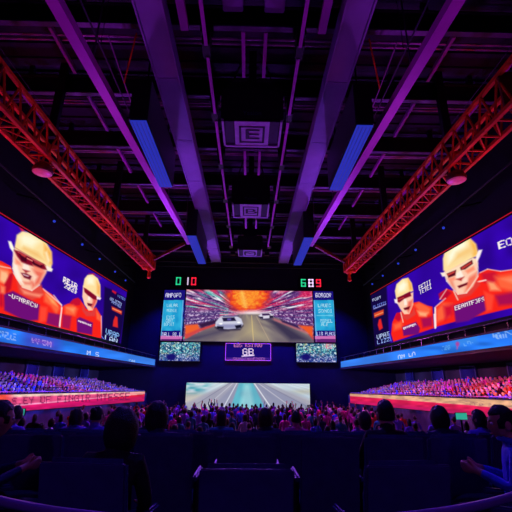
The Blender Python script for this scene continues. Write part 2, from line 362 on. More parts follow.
# cross beams
BY = (5.6, 10.2, 13.6, 17.5, 21.5, 25.6, 30.0, 34.3)
for k, y in enumerate(BY):
    t = thing('cross_beam', 'dark purple steel cross beam under the roof deck, %s from the camera' % ORD[k + 1], 'beam', (0, y, 11.6), 'roof cross beams')
    b = MB(); b.box(-12.4, 12.4, y - .10, y + .10, 11.62, 11.68); b.build('bottom_flange', M['steel'], t)
    b = MB(); b.box(-12.4, 12.4, y - .03, y + .03, 11.68, 12.45); b.build('web', M['shadesteel'], t)
    b = MB(); b.box(-12.4, 12.4, y - .16, y + .16, 12.45, 12.51); b.build('top_flange', M['shadesteel'], t)
    for dy, dz in ((.55, .02), (.85, .12)):
        b = MB(); b.path([(-12.4, y + dy, 11.75 + dz), (12.4, y + dy, 11.75 + dz)], .05, 8); b.build('conduit', M['pipe'], t)
    for x in (-9.6, -6.1, 6.1, 9.6):
        b = MB(); b.bar((x, y, 12.4), (x, y, 13), .2, .2); b.build('stub', M['shadesteel'], t)
    for x in (-1.6, 1.6):
        b = MB(); b.box(x - .22, x + .22, y - .14, y + .1, 11.3, 11.62); b.build('junction_box', M['case'], t, bevel=.02)
# joists between the beams (cut short to shape only their lit stretch)
jn = 0
for x, w in ((-9.9, .1), (-7.1, .12), (-.36, .13), (.44, .13), (7.1, .12), (9.9, .1)):
    for k in range(1, 6):
        y0, y1 = BY[k] + .16, BY[k] + .16 + (BY[k + 1] - BY[k]) * .62
        b = MB(); b.bar((x, y0, 11.72), (x, y1, 11.72), w, .16)
        side = 'far left' if x < -9 else 'left' if x < -5 else 'left of centre' if x < 0 else 'right of centre' if x < 1 else 'right' if x < 9 else 'far right'
        b.build('end_plate', M['steel']) if False else None
        o = b.build('roof_joist', M['bar']); tag(o, 'lit part of purple roof joist at %s, starting from the %s cross beam' % (side, ORD[k + 1]), 'joist', 'short roof joists')
# short wide joists and ducts above the camera
for s, nm in ((-1, 'left'), (1, 'right')):
    b = MB(); b.bar((s * 2.32, 5.8, 11.35), (s * 2.32, 10.0, 11.35), .26, .2); tag(b.build('roof_joist', M['bar']), 'wide bright purple joist between %s girder and conduit at top of view' % nm, 'joist', 'short roof joists')
    t = thing('air_duct', 'square purple air duct over the camera, %s of the centre line' % nm, 'duct', (s * .72, 8, 12.2), 'air ducts')
    b = MB(); b.box(min(s * .36, s * 1.05), max(s * .36, s * 1.05), 5.9, 9.9, 12.0, 12.6); b.build('duct_body', M['girder'], t, bevel=.03)
    for yy in (7.2, 8.6):
        b = MB(); b.box(min(s * .33, s * 1.08), max(s * .33, s * 1.08), yy, yy + .06, 11.97, 12.63); b.build('duct_flange', M['steel'], t)
    t = thing('long_conduit', 'thin bright purple conduit running towards the stage, %s of the projectors' % nm, 'conduit', (s * 1.6, 20, 10.6), 'long conduits')
    for k in range(6):
        b = MB(); y0 = BY[k] + (.25 if k else 1.5); y1 = BY[k + 1] - .25; b.bar((s * (1.6 - .004 * y0), y0, 10.62), (s * (1.6 - .004 * y1), y1, 10.62), .11, .1); b.build('tube', M['bar'], t)
        b = MB(); b.box(s * 1.58 - .13, s * 1.58 + .13, BY[k + 1] - .3, BY[k + 1] + .3, 10.6, 11.31); b.build('bracket', M['case'], t)
    t = thing('diagonal_brace', 'crossed thin diagonal braces between %s girder and magenta bar' % nm, 'brace', (s * 4.5, 11, 11.2), 'diagonal braces')
    b = MB(); b.path([(s * 4.1, 10.45, 11.6), (s * 5.0, 12.2, 11.0)], .03, 6); b.build('rod', M['truss'], t)
    b = MB(); b.path([(s * 5.1, 10.45, 11.5), (s * 5.0, 13.35, 10.9)], .03, 6); b.build('rod', M['pipe'], t)
    b = MB(); b.path([(s * 5.05, 5, 10.5), (s * 5.05, 14.5, 10.5)], .03, 6)
    for yy in (6, 10, 14): b.path([(s * 5.05, yy, 10.5), (s * 5.05, yy, 13)], .012, 5)
    tag(b.build('roof_cable', M['cable']), 'thin purple cable line beside the %s magenta bar' % nm, 'cable', 'roof cables')
    for k, (xx, ya, yb) in enumerate(((9.1, 8, 15), (9.7, 14, 28))):
        b = MB(); b.path([(s * xx, ya, 11.4), (s * xx, (ya + yb) / 2, 11.3), (s * (xx + .1), yb, 11.4)], .014, 5)
        for yy in (ya, yb): b.path([(s * xx, yy, 11.4), (s * xx, yy, 13)], .014, 5)
        tag(b.build('roof_cable', M['cable']), '%s slack thin cable above the %s lattice truss' % (('nearer', 'farther')[k], nm), 'cable', 'roof cables')
# projectors on the centre line
for k, (y0, y1, hw, zt_, sym) in enumerate(((11.7, 13.3, 1.15, 10.45, 'E'), (18.55, 20.3, 1.03, 10.35, 'B'), (26.0, 27.5, .9, 10.1, 'M'))):
    t = thing('ceiling_projector', ('nearest and largest dark projector box hanging on the centre line', 'middle dark projector box on the centre line with a B plate', 'farthest dark projector box on the centre line')[k], 'projector', (0, (y0 + y1) / 2, 9), 'ceiling projectors')
    b = MB(); b.box(-hw, hw, y0, y1, 9.06, zt_); b.build('body', M['case'], t, bevel=.05)
    b = MB(); b.box(-hw * .9, hw * .9, y0 + .06, y1 - .06, 9.0, 9.06); b.build('base_plate', M['glyph'], t)
    b = MB(); b.box(-hw * .56, hw * .56, y0 + .02, y1 - .1, 8.97, 9.0); b.build('lens_plate', M['plate'], t)
    for q in (-1, 1):
        b = MB(); b.box(q * hw * .93 - .035, q * hw * .93 + .035, y0, y1, 8.95, 9.06); b.build('side_rail', M['plate'], t)
    b = MB(); b.box(-hw * .96, hw * .96, y1 - .1, y1, 8.95, 9.05); b.build('rear_rail', M['plate'], t)
    fr = MB(); w = hw * .42; ya, yb = y0 + .28, y1 - .3
    for r_ in ((-w, w, ya, ya + .07), (-w, w, yb - .07, yb), (-w, -w + .08, ya, yb), (w - .08, w, ya, yb)): fr.box(*r_, 8.955, 8.97)
    fr.build('plate_frame', M['glyph'], t)
    mt = Matrix.Translation((0, (ya + yb) / 2, 8.95)) @ Matrix.Rotation(math.pi, 4, 'X') @ Matrix.Scale(1.6, 4, (1, 0, 0))
    letters(sym, .85, 'symbol', M['glyph'], t, mt)
    if k < 2:
        mt = Matrix.Translation((0, y0 - .012, 9.32)) @ Matrix.Rotation(math.pi / 2, 4, 'X'); letters('Yaslon', .26, 'lettering', M['frame'], t, mt)
    b = MB(); b.box(-hw * .55, hw * .55, y0 + .3, y1 - .3, zt_, zt_ + .25); b.build('bracket', M['case'], t)
    b = MB()
    b.bar((0, (y0 + y1) / 2, zt_ + .2), (0, (y0 + y1) / 2, 13), .3, .3); b.build('drop_post', M['case'], t)
    for q in (-1, 1):
        b = MB(); b.path([(q * hw * .8, y0 + .2, zt_), (q * .3, y0 + .5, 12.6)], .03, 6); b.build('stay', M['case'], t)
# dark header truss across the top of the scoreboard
t = thing('header_pipe', 'dark horizontal header pipe crossing above the main screen', 'pipe', (0, 36, 11.2), None)
b = MB(); b.path([(-12.3, 36.2, 11.2), (12.3, 36.2, 11.2)], .1, 8); b.build('upper_tube', M['case'], t)
b = MB(); b.path([(-12.3, 36.2, 10.7), (12.3, 36.2, 10.7)], .07, 8); b.build('lower_tube', M['case'], t)
for k in range(13):
    b = MB(); b.path([(-12 + 2 * k, 36.2, 10.7), (-11 + 2 * k, 36.2, 11.2)], .03, 6); b.build('web_rod', M['case'], t)
for x in (-9.5, -4.8, 0, 4.8, 9.5):
    b = MB(); b.path([(x, 36.2, 11.2), (x, 36.2, 13)], .04, 6); b.build('hanger_rod', M['case'], t)
# ================================================================== SCREENS
class Crop:                                       # draws on a Paint with its own origin and scale
    def __init__(s, p, ox, oy, k): s.p, s.o, s.k = p, np.array([ox, oy], float), k
    def t(s, P): return np.array(P, float) / s.k + s.o
    def poly(s, P, col, soft=2.5, a=1.): s.p.poly(s.t(P), col, soft / s.k, a); return s
    def line(s, p, q, w, col, a=1.): s.p.line(s.t(p), s.t(q), w / s.k, col, a, 1.6 / s.k); return s
    def text(s, txt, o, ux, uy, col, a=1.): s.p.text(txt, s.t(o), np.array(ux) / s.k, np.array(uy) / s.k, col, a); return s
    def ell(s, c, r, col, soft=.5, a=1.): q = s.t(c); s.p.ell(q[0], q[1], r[0] / s.k, r[1] / s.k, col, soft, a); return s
BG = (48, 4, 160); SUIT = (250, 36, 26); HOT = (255, 100, 60); DARK = (130, 8, 40); CREAM = (255, 226, 160); SKIN = (255, 205, 175); PUR = (110, 14, 120); WHT = (255, 240, 240)
def bgfill(p, x0):
    p.c[:] = BG; g = vnoise(p.X * .08, p.Y * .08, 3)[:, None]; p.c = p.c * (.85 + .3 * g)
def left_pic(X, Y):
    p = Paint(X, Y, BG); bgfill(p, 0)
    c = Crop(p, 0, 220, 4.65)                      # large rider at the near end
    c.poly([(-400, 150), (-60, 190), (5, 190), (50, 215), (62, 245), (95, 300), (185, 310), (240, 345), (288, 400), (280, 500), (270, 620), (-400, 600)], SUIT)
    c.poly([(-90, 235), (0, 205), (40, 225), (60, 250), (40, 290), (-60, 300)], HOT, 8)
    c.poly([(0, 230), (35, 240), (50, 280), (20, 300), (-5, 280)], (255, 190, 140), 6, .7)
    c.poly([(62, 245), (50, 320), (28, 345), (20, 300), (45, 250)], (190, 12, 40), 5)
    c.poly([(205, 330), (255, 360), (280, 410), (262, 440), (235, 400), (205, 380)], HOT, 8); c.poly([(215, 345), (250, 372), (268, 402), (240, 385)], (255, 180, 110), 6, .8)
    c.poly([(18, 345), (60, 330), (185, 395), (178, 465), (120, 470), (20, 420)], PUR, 5); c.poly([(225, 430), (280, 440), (275, 500), (215, 480)], (140, 16, 100), 5)
    c.poly([(285, 395), (292, 405), (283, 500), (274, 500)], WHT, 3, .85); c.line((200, 320), (286, 395), 7, (255, 200, 190), .8)
    c.poly([(78, 285), (100, 305), (150, 328), (192, 300), (205, 350), (150, 372), (90, 340)], (225, 70, 60), 6); c.poly([(95, 318), (150, 338), (200, 345), (185, 362), (110, 345)], (255, 150, 120), 5, .7)
    c.poly([(62, 140), (58, 225), (76, 272), (102, 312), (148, 328), (184, 302), (216, 245), (222, 205), (150, 170), (90, 130)], SKIN, 4)
    c.poly([(150, 225), (210, 240), (186, 296), (150, 320), (140, 285), (165, 260)], (240, 110, 90), 8, .8); c.poly([(62, 200), (80, 210), (92, 250), (110, 300), (82, 278), (62, 235)], (255, 240, 225), 5, .9)
    c.poly([(112, 195), (132, 205), (140, 236), (118, 240), (104, 228)], (255, 235, 220), 4); c.poly([(104, 228), (140, 238), (120, 246)], (170, 40, 50), 4)
    c.poly([(98, 246), (122, 248), (148, 262), (140, 278), (112, 268)], (110, 8, 40), 4); c.poly([(106, 250), (136, 260), (130, 264), (108, 256)], WHT, 2.5, .8); c.poly([(105, 285), (150, 290), (140, 303), (115, 300)], (235, 120, 100), 5, .7)
    c.poly([(66, 140), (78, 70), (104, 52), (160, 64), (212, 98), (240, 148), (243, 200), (236, 235), (214, 214), (150, 178), (92, 140)], CREAM, 4)
    c.poly([(88, 80), (110, 62), (150, 72), (185, 100), (150, 130), (100, 115)], (255, 250, 215), 14, .9); c.poly([(205, 110), (240, 150), (242, 205), (225, 205), (205, 160)], (250, 170, 70), 8, .8)
    c.line((70, 128), (232, 222), 4, (200, 120, 90), .7)
    c.poly([(38, 98), (52, 100), (66, 132), (62, 152), (46, 130)], (255, 250, 235), 3); c.poly([(216, 210), (246, 228), (240, 240), (214, 236)], (255, 245, 225), 3)
    c.poly([(64, 138), (92, 146), (150, 178), (206, 206), (218, 232), (196, 230), (150, 214), (124, 206), (100, 196), (80, 170)], DARK, 4)
    c.poly([(88, 156), (126, 176), (122, 196), (100, 188)], (70, 4, 30), 3); c.poly([(150, 188), (200, 212), (192, 224), (152, 208)], (70, 4, 30), 3); c.line((126, 178), (150, 190), 5, (255, 150, 130), .9)
    c.line((84, 150), (120, 166), 4, (255, 110, 110), .6); c.line((150, 182), (196, 206), 4, (255, 110, 110), .6)
    for q in ([(64, 150), (60, 225), (78, 272)], [(104, 312), (148, 328), (184, 302)], [(62, 245), (96, 300)], [(0, 215), (50, 225)], [(250, 350), (286, 396)]):
        for a_, b_ in zip(q, q[1:]): c.line(a_, b_, 5, (255, 236, 220), .7)
    c.poly([(150, 205), (205, 232), (200, 246), (160, 232)], (255, 140, 110), 4, .7); c.poly([(70, 175), (96, 195), (100, 215), (72, 205)], (255, 150, 120), 4, .7); c.poly([(150, 245), (180, 262), (160, 300), (146, 280)], (255, 215, 190), 5, .6)
    c.poly([(95, 152), (122, 168), (118, 176), (98, 164)], (200, 60, 60), 2.5, .8); c.poly([(158, 190), (192, 206), (188, 212), (160, 198)], (200, 60, 60), 2.5, .8); c.poly([(206, 150), (220, 140), (236, 190), (222, 210)], (255, 236, 190), 5, .7); c.poly([(110, 120), (180, 150), (210, 190), (160, 172), (100, 136)], (246, 196, 120), 7, .7)
    c.poly([(-60, 330), (10, 320), (20, 400), (-40, 420)], (200, 14, 50), 8, .8); c.poly([(185, 400), (222, 405), (215, 470), (180, 480)], (255, 70, 50), 6, .8); c.poly([(0, 300), (26, 310), (22, 345), (0, 340)], (255, 130, 90), 6, .8)
    c.text('HUAMRRCW', (40, 338), (136, 54), (-4, 19), WHT)
    c.text('REIR', (296, 262), (64, 36), (-2, 26), WHT); c.text('2221', (300, 290), (58, 32), (-2, 24), WHT)
    c.poly([(88, 30), (104, 34), (114, 50), (100, 52)], (220, 20, 60), 5)
    d = Crop(p, 40, 255, 5.39)                     # smaller rider, farther along
    d.poly([(118, 280), (150, 262), (180, 258), (190, 235), (215, 240), (232, 262), (250, 290), (305, 285), (330, 330), (336, 450), (110, 420), (110, 300)], SUIT, 3)
    d.poly([(160, 258), (178, 238), (206, 230), (220, 245), (215, 270), (180, 274)], (200, 16, 50), 4); d.poly([(130, 272), (180, 268), (205, 290), (190, 330), (135, 320)], HOT, 8, .9); d.poly([(145, 285), (190, 285), (180, 310)], (255, 170, 110), 8, .7)
    d.poly([(300, 290), (325, 325), (328, 360), (305, 345)], HOT, 6); d.poly([(198, 345), (215, 335), (285, 365), (280, 430), (200, 415)], PUR, 4); d.poly([(122, 320), (170, 330), (160, 400), (118, 390)], (170, 20, 80), 6)
    d.line((118, 285), (106, 380), 7, WHT, .9); d.line((330, 330), (332, 440), 6, (255, 190, 190), .8)
    d.poly([(228, 262), (246, 300), (276, 308), (302, 280), (296, 330), (250, 330), (228, 300)], (225, 60, 60), 4)
    d.poly([(232, 165), (228, 225), (240, 268), (262, 300), (284, 298), (306, 256), (316, 210), (280, 180)], SKIN, 3)
    d.poly([(280, 220), (312, 225), (302, 260), (284, 292), (274, 280), (284, 250)], (230, 90, 80), 5, .8); d.poly([(262, 215), (272, 224), (270, 246), (256, 242)], (255, 240, 225), 3); d.poly([(254, 258), (284, 264), (276, 278), (258, 272)], (120, 10, 40), 3)
    d.poly([(232, 170), (240, 128), (256, 108), (284, 104), (312, 126), (325, 160), (326, 232), (308, 222), (270, 196), (240, 178)], CREAM, 3); d.poly([(250, 125), (270, 112), (292, 122), (290, 160), (255, 158)], (255, 250, 215), 9, .9); d.poly([(306, 140), (324, 170), (322, 222), (306, 205)], (250, 170, 80), 6, .7)
    d.poly([(236, 176), (246, 180), (272, 198), (306, 224), (306, 242), (286, 238), (256, 216), (240, 200)], DARK, 3); d.poly([(306, 222), (330, 232), (324, 242), (306, 238)], WHT, 2.5)
    d.text('HNITTE', (208, 350), (70, 26), (-1, 9), WHT); d.poly([(205, 350), (275, 376), (274, 384), (204, 358)], WHT, 2, .6)
    d.text('REIR', (126, 118), (76, 40), (-3, 26), WHT); d.text('2221', (140, 145), (64, 34), (-3, 26), WHT)
    d.poly([(262, 100), (290, 100), (330, 128), (300, 108)], (230, 50, 30), 4)
    d.poly([(348, 170), (395, 190), (470, 235), (430, 480), (330, 450), (342, 300)], (22, 6, 70), 4, .85)    # sponsor strip
    d.poly([(390, 188), (412, 200), (408, 212), (388, 198)], (210, 20, 50), 3)
    d.text('VITEO', (420, 214), (40, 20), (-3, 12), (120, 150, 250)); d.text('GOLIETTS', (380, 226), (62, 34), (-4, 16), (170, 190, 255)); d.text('PRIVEE', (388, 246), (50, 28), (-3, 12), (150, 170, 250))
    d.poly([(386, 276), (442, 302), (440, 322), (388, 296)], (220, 60, 40), 3); d.line((392, 288), (436, 308), 5, (255, 160, 110), .9)
    d.poly([(406, 328), (418, 336), (420, 392), (392, 384), (396, 352)], (225, 40, 40), 3)
    d.text('VRAP', (356, 396), (72, 28), (-4, 30), (140, 190, 255)); d.text('LAN', (352, 430), (66, 24), (-3, 32), (190, 215, 255)); d.line((334, 440), (346, 456), 5, (100, 140, 255), .9)
    return p.c
def right_pic(X, Y):
    p = Paint(X, Y, BG); bgfill(p, 0)
    c = Crop(p, 430, 220, 4.66)                    # large rider at the near end
    c.poly([(20, 430), (30, 400), (70, 370), (45, 370), (48, 340), (78, 320), (120, 335), (190, 310), (230, 245), (270, 228), (330, 238), (420, 225), (900, 60), (900, 420), (380, 410), (130, 470), (20, 500)], SUIT)
    c.poly([(40, 345), (75, 322), (100, 340), (70, 372), (45, 368)], (190, 10, 50), 5); c.poly([(30, 420), (60, 385), (105, 390), (90, 450), (30, 480)], HOT, 10); c.poly([(240, 250), (300, 240), (330, 270), (290, 300), (250, 290)], (205, 20, 50), 8)
    c.poly([(300, 262), (420, 240), (700, 150), (700, 260), (400, 340), (320, 320)], HOT, 12, .9); c.poly([(265, 285), (300, 290), (330, 330), (280, 330)], (255, 160, 110), 8, .9); c.poly([(335, 275), (420, 262), (560, 220), (560, 245), (400, 300)], (255, 150, 110), 10, .7)
    c.poly([(110, 400), (250, 352), (262, 420), (180, 470), (120, 480)], PUR, 5); c.poly([(300, 350), (460, 320), (460, 390), (320, 400)], (170, 14, 80), 8, .8)
    c.line((24, 410), (26, 500), 8, WHT, .9); c.line((26, 405), (72, 365), 6, (255, 190, 180), .8); c.line((215, 290), (260, 280), 7, (255, 220, 210), .9)
    c.poly([(105, 320), (130, 345), (180, 330), (215, 280), (235, 300), (190, 350), (120, 372)], (225, 60, 55), 5); c.line((110, 330), (130, 372), 6, (255, 220, 200), .8)
    c.poly([(66, 245), (78, 285), (108, 318), (130, 346), (170, 340), (200, 310), (222, 265), (224, 175), (150, 190), (70, 225)], SKIN, 4)
    c.poly([(175, 270), (220, 240), (218, 270), (190, 318), (160, 338), (165, 305)], (245, 120, 95), 7, .8); c.poly([(84, 270), (108, 285), (120, 325), (100, 310)], (240, 130, 105), 6, .7)
    c.poly([(122, 236), (142, 230), (158, 266), (138, 278), (122, 268)], (255, 240, 225), 4); c.poly([(120, 276), (160, 264), (146, 284)], (180, 50, 50), 4); c.poly([(128, 308), (176, 290), (172, 302), (136, 318)], (110, 8, 30), 3); c.poly([(140, 318), (172, 308), (160, 330)], (255, 190, 160), 5, .8)
    c.poly([(62, 235), (60, 180), (70, 140), (104, 100), (150, 82), (186, 84), (214, 112), (226, 165), (196, 178), (140, 205), (80, 240)], CREAM, 4)
    c.poly([(80, 165), (110, 115), (160, 95), (180, 130), (140, 180), (85, 205)], (255, 252, 220), 14, .95); c.poly([(185, 88), (214, 114), (226, 162), (200, 170), (190, 130)], (250, 180, 70), 8, .8)
    c.poly([(226, 140), (244, 138), (232, 172), (216, 200), (214, 170)], WHT, 3); c.poly([(48, 246), (70, 244), (74, 262), (58, 264)], (255, 235, 220), 3)
    c.poly([(72, 244), (140, 212), (200, 176), (216, 186), (206, 210), (160, 236), (140, 236), (100, 270), (80, 270)], (255, 225, 190), 3); c.poly([(78, 250), (122, 232), (118, 258), (86, 270)], (90, 10, 30), 3); c.poly([(140, 222), (196, 186), (200, 204), (164, 230), (144, 234)], (90, 10, 30), 3); c.line((84, 256), (112, 244), 5, (200, 50, 50), .8); c.line((150, 222), (190, 200), 5, (200, 50, 50), .8)
    for q in ([(66, 245), (78, 285), (130, 346)], [(130, 346), (170, 340), (222, 265)], [(222, 200), (224, 262)], [(232, 246), (268, 229), (330, 239), (420, 226)], [(46, 370), (78, 322)]):
        for a_, b_ in zip(q, q[1:]): c.line(a_, b_, 5, (255, 236, 220), .65)
    c.poly([(160, 236), (204, 212), (212, 232), (176, 252)], (255, 150, 115), 4, .7); c.poly([(82, 272), (116, 262), (120, 280), (96, 288)], (255, 150, 120), 4, .7); c.poly([(150, 276), (180, 262), (176, 288), (150, 296)], (255, 222, 200), 5, .7); c.poly([(120, 150), (190, 110), (215, 150), (150, 185), (90, 215)], (250, 205, 130), 8, .6)
    c.poly([(80, 252), (116, 236), (114, 244), (84, 260)], (210, 70, 60), 2.5, .8); c.poly([(146, 226), (192, 196), (194, 202), (150, 232)], (210, 70, 60), 2.5, .8)
    c.poly([(250, 330), (300, 350), (290, 420), (262, 430)], (255, 70, 50), 6, .8); c.poly([(60, 400), (110, 390), (108, 440), (70, 470)], (210, 16, 50), 8, .7)
    c.text('BEAMTFOPS', (114, 402), (138, -46), (3, 19), WHT); c.text('EOT', (316, 102), (100, -36), (6, 34), WHT)
    d = Crop(p, 368, 250, 5.125)                   # smaller rider, farther along
    d.poly([(125, 370), (145, 325), (170, 318), (230, 270), (260, 265), (300, 285), (330, 290), (338, 400), (130, 470), (118, 430)], SUIT, 3)
    d.poly([(136, 350), (150, 320), (176, 330), (160, 370)], (200, 10, 50), 4); d.poly([(236, 280), (262, 268), (300, 285), (322, 300), (316, 330), (260, 315)], HOT, 8); d.poly([(250, 310), (310, 320), (300, 345), (262, 340)], (255, 170, 120), 6, .8); d.poly([(128, 380), (180, 360), (176, 400), (132, 415)], HOT, 8, .8)
    d.poly([(176, 395), (246, 368), (266, 400), (260, 430), (182, 440)], PUR, 4); d.poly([(270, 350), (330, 340), (330, 390), (280, 400)], (170, 14, 80), 6, .8); d.line((340, 330), (344, 400), 8, WHT, .9)
    d.poly([(168, 310), (190, 335), (225, 322), (235, 290), (246, 330), (200, 360), (168, 345)], (225, 60, 55), 4); d.line((168, 320), (180, 370), 5, (255, 220, 200), .8)
    d.poly([(148, 270), (164, 300), (186, 330), (212, 328), (232, 280), (232, 215), (150, 250)], SKIN, 3); d.poly([(205, 265), (232, 250), (226, 290), (208, 322), (198, 310)], (240, 110, 90), 5, .8); d.poly([(184, 250), (196, 252), (200, 280), (186, 284)], (255, 240, 225), 3); d.poly([(182, 298), (216, 288), (210, 304), (188, 308)], (110, 8, 30), 3)
    d.poly([(146, 262), (138, 210), (146, 175), (176, 148), (206, 142), (224, 170), (232, 210), (190, 226), (150, 258)], CREAM, 3); d.poly([(152, 185), (182, 158), (200, 175), (190, 205), (156, 220)], (255, 252, 220), 9, .9); d.poly([(204, 146), (222, 172), (228, 205), (212, 206)], (250, 175, 70), 6, .8)
    d.poly([(134, 252), (152, 252), (152, 276), (138, 270)], WHT, 3); d.poly([(150, 244), (190, 226), (216, 212), (222, 236), (196, 246), (186, 250), (160, 270), (152, 266)], DARK, 3); d.line((158, 254), (182, 244), 5, (210, 70, 60), .8)
    d.text('FETII', (258, 184), (62, -34), (4, 24), WHT); d.text('TETEI', (262, 206), (60, -32), (4, 22), WHT); d.text('BEHTEN', (180, 398), (64, -22), (2, 10), WHT); d.poly([(182, 396), (244, 374), (245, 382), (183, 405)], WHT, 2, .6)
    d.poly([(-60, 240), (20, 220), (96, 180), (110, 460), (116, 480), (30, 500), (-60, 520)], (20, 6, 66), 4, .85)
    d.text('PORT', (22, 252), (44, -18), (2, 14), (200, 210, 255)); d.text('OLIETTS', (26, 286), (66, -24), (2, 16), (110, 130, 240)); d.line((30, 302), (90, 278), 6, (180, 190, 255), .6)
    d.poly([(30, 324), (80, 304), (80, 330), (32, 348)], (220, 70, 40), 3); d.line((36, 336), (76, 320), 5, (255, 170, 110), .8); d.poly([(56, 356), (66, 352), (76, 400), (58, 412), (50, 384)], (230, 36, 40), 3)
    d.text('VPAT', (44, 436), (64, -20), (2, 24), (190, 210, 255)); d.text('LIZZ', (46, 464), (64, -18), (2, 20), (150, 180, 255)); d.line((108, 428), (118, 466), 4, (120, 150, 255), .9)
    return p.c
for s, nm, fn in ((-1, 'left', left_pic), (1, 'right', right_pic)):
    A = (s * 12, 13, 7.36); Bp = (s * 12, 37.1, 8.3); Cq = (s * 12, 37.1, 3.21); D = (s * 12, 13, 2.86)
    t = thing('side_screen', 'huge %s wall screen showing two people in red suits and cream hard hats' % nm, 'screen', (s * 12, 25, 3), 'side wall screens')
    if s < 0: picture('display', A, Bp, Cq, D, 330, 150, fn, t)
    else: picture('display', Bp, A, D, Cq, 330, 150, fn, t)
    b = MB(); xb = s * 12.38
    for p, q, w in ((A, Bp, .12), (D, Cq, .2)):
        b.bar((s * 12.18, p[1], p[2]), (s * 12.18, q[1], q[2]), .4, w)
    b.bar((s * 12.18, 37.15, 3.1), (s * 12.18, 37.15, 8.4), .4, .12); b.bar((s * 12.18, 12.95, 2.8), (s * 12.18, 12.95, 7.4), .4, .12)
    b.build('frame', M['screenframe'], t)
    b = MB(); b.bar((s * 11.985, A[1], A[2] + .05), (s * 11.985, Bp[1], Bp[2] + .05), .03, .05); b.build('red_edge_strip', M['redglow'], t)
    b = MB(); b.add([(s * 12.05, 13, 2.9), (s * 12.05, 37.1, 3.25), (s * 12.05, 37.1, 8.28), (s * 12.05, 13, 7.34), (s * 12.39, 13, 2.9), (s * 12.39, 37.1, 3.25), (s * 12.39, 37.1, 8.28), (s * 12.39, 13, 7.34)], [(0, 1, 2, 3), (4, 7, 6, 5), (0, 4, 5, 1), (1, 5, 6, 2), (2, 6, 7, 3), (3, 7, 4, 0)])
    b.build('housing', M['screenframe'], t)
# ---- LED ribbons on the balcony fronts
def ribbon_pic(s):
    def fn(X, Y):
        p = Paint(X, Y, (40, 120, 242)); n = vnoise(X * .06, Y * .25, 9); p.c = p.c * (.82 + .36 * n[:, None])
        if s < 0:
            p.mix(.55 * np.clip((24 - np.abs(X - 42)) / 10, 0, 1), (70, 60, 190)); p.mix(.45 * np.clip((X - 88) / 60, 0, 1), (90, 150, 255))
            p.text('OTELLE', (-1, 330.5), (17, 3.6), (-.3, 6.5), (150, 185, 250), .9)
            p.text('ESP', (32, 337.5), (8, 1.9), (-.2, 5), (190, 190, 250), .8); p.text('5M', (42.5, 339.6), (9, 2.1), (-.2, 5.5), (215, 205, 255), .9); p.poly([(31, 336), (54, 341), (53.6, 348), (30.6, 343)], (150, 60, 190), 1, .25)
            p.text('M S', (87, 350.5), (12, 2.4), (-.2, 4.2), (230, 235, 255), .9); p.text('OM', (129, 359), (6, 1.3), (-.1, 3), (190, 220, 255), .8)
        else:
            p.mix(.35 * np.clip((430 - X) / 60, 0, 1), (90, 150, 255)); p.poly([(446, 341), (478, 334), (478, 343), (446, 350)], (60, 140, 230), 2, .5)
            p.text('MONTS', (493, 333.6), (18, -3.6), (.2, 6.2), (150, 190, 250), .9); p.ell(457.5, 344, 2.6, 3.2, (190, 60, 150), .6, .9); p.line((457.5, 346), (457, 349), 1.2, (200, 80, 160), .8)
            p.text('EEO', (442, 346.8), (8, -1.8), (.1, 4), (120, 190, 250), .6); p.text('LEO', (464, 342), (9, -2), (.1, 4), (130, 190, 250), .6); p.text('AM LA', (398, 355.3), (17, -3.4), (.1, 3.6), (225, 235, 255), .95)
        return p.c
    return fn
for s, nm in ((-1, 'left'), (1, 'right')):
    t = thing('ribbon_display', 'long blue LED ribbon display along the %s balcony front' % nm, 'display', (s * 9.8, 26, 1.4), 'LED ribbons')
    f0 = np.array((s * 10.25, 8.5, 1.43)); f1 = np.array((s * 9.34, 39.9, 1.47)); up0, up1 = np.array((0, 0, .55)), np.array((0, 0, .59))
    d = (f1 - f0)[:2]; nrm = np.array((-s * abs(d[1]), -0.0, 0)) / np.linalg.norm(d) * .03
    a, b_ = (f0, f1) if s < 0 else (f1, f0); ua, ub = (up0, up1) if s < 0 else (up1, up0)
    picture('display', a + ua + nrm, b_ + ub + nrm, b_ + nrm, a + nrm, 420, 14, ribbon_pic(s), t)
    b = MB()
    for q in (-.03, .59): b.bar(f0 + (0, 0, q), f1 + (0, 0, q), .1, .05)
    b.build('trim_rail', M['screenframe'], t)
    t = thing('balcony_railing', 'thin dark railing on top of the %s balcony parapet' % nm, 'railing', (s * 9.9, 26, 2.1), 'balcony railings')
    b = MB(); b.path([(s * 10.3, 9, 2.42), (s * 9.4, 40.3, 2.42)], .025, 6); b.build('handrail', M['frame'], t)
    for k in range(22):
        y = 9 + k * 1.48; x = 10.3 - (y - 9) * .0288; b = MB(); b.path([(s * x, y, 2.1), (s * x, y, 2.42)], .015, 5); b.build('baluster', M['frame'], t)
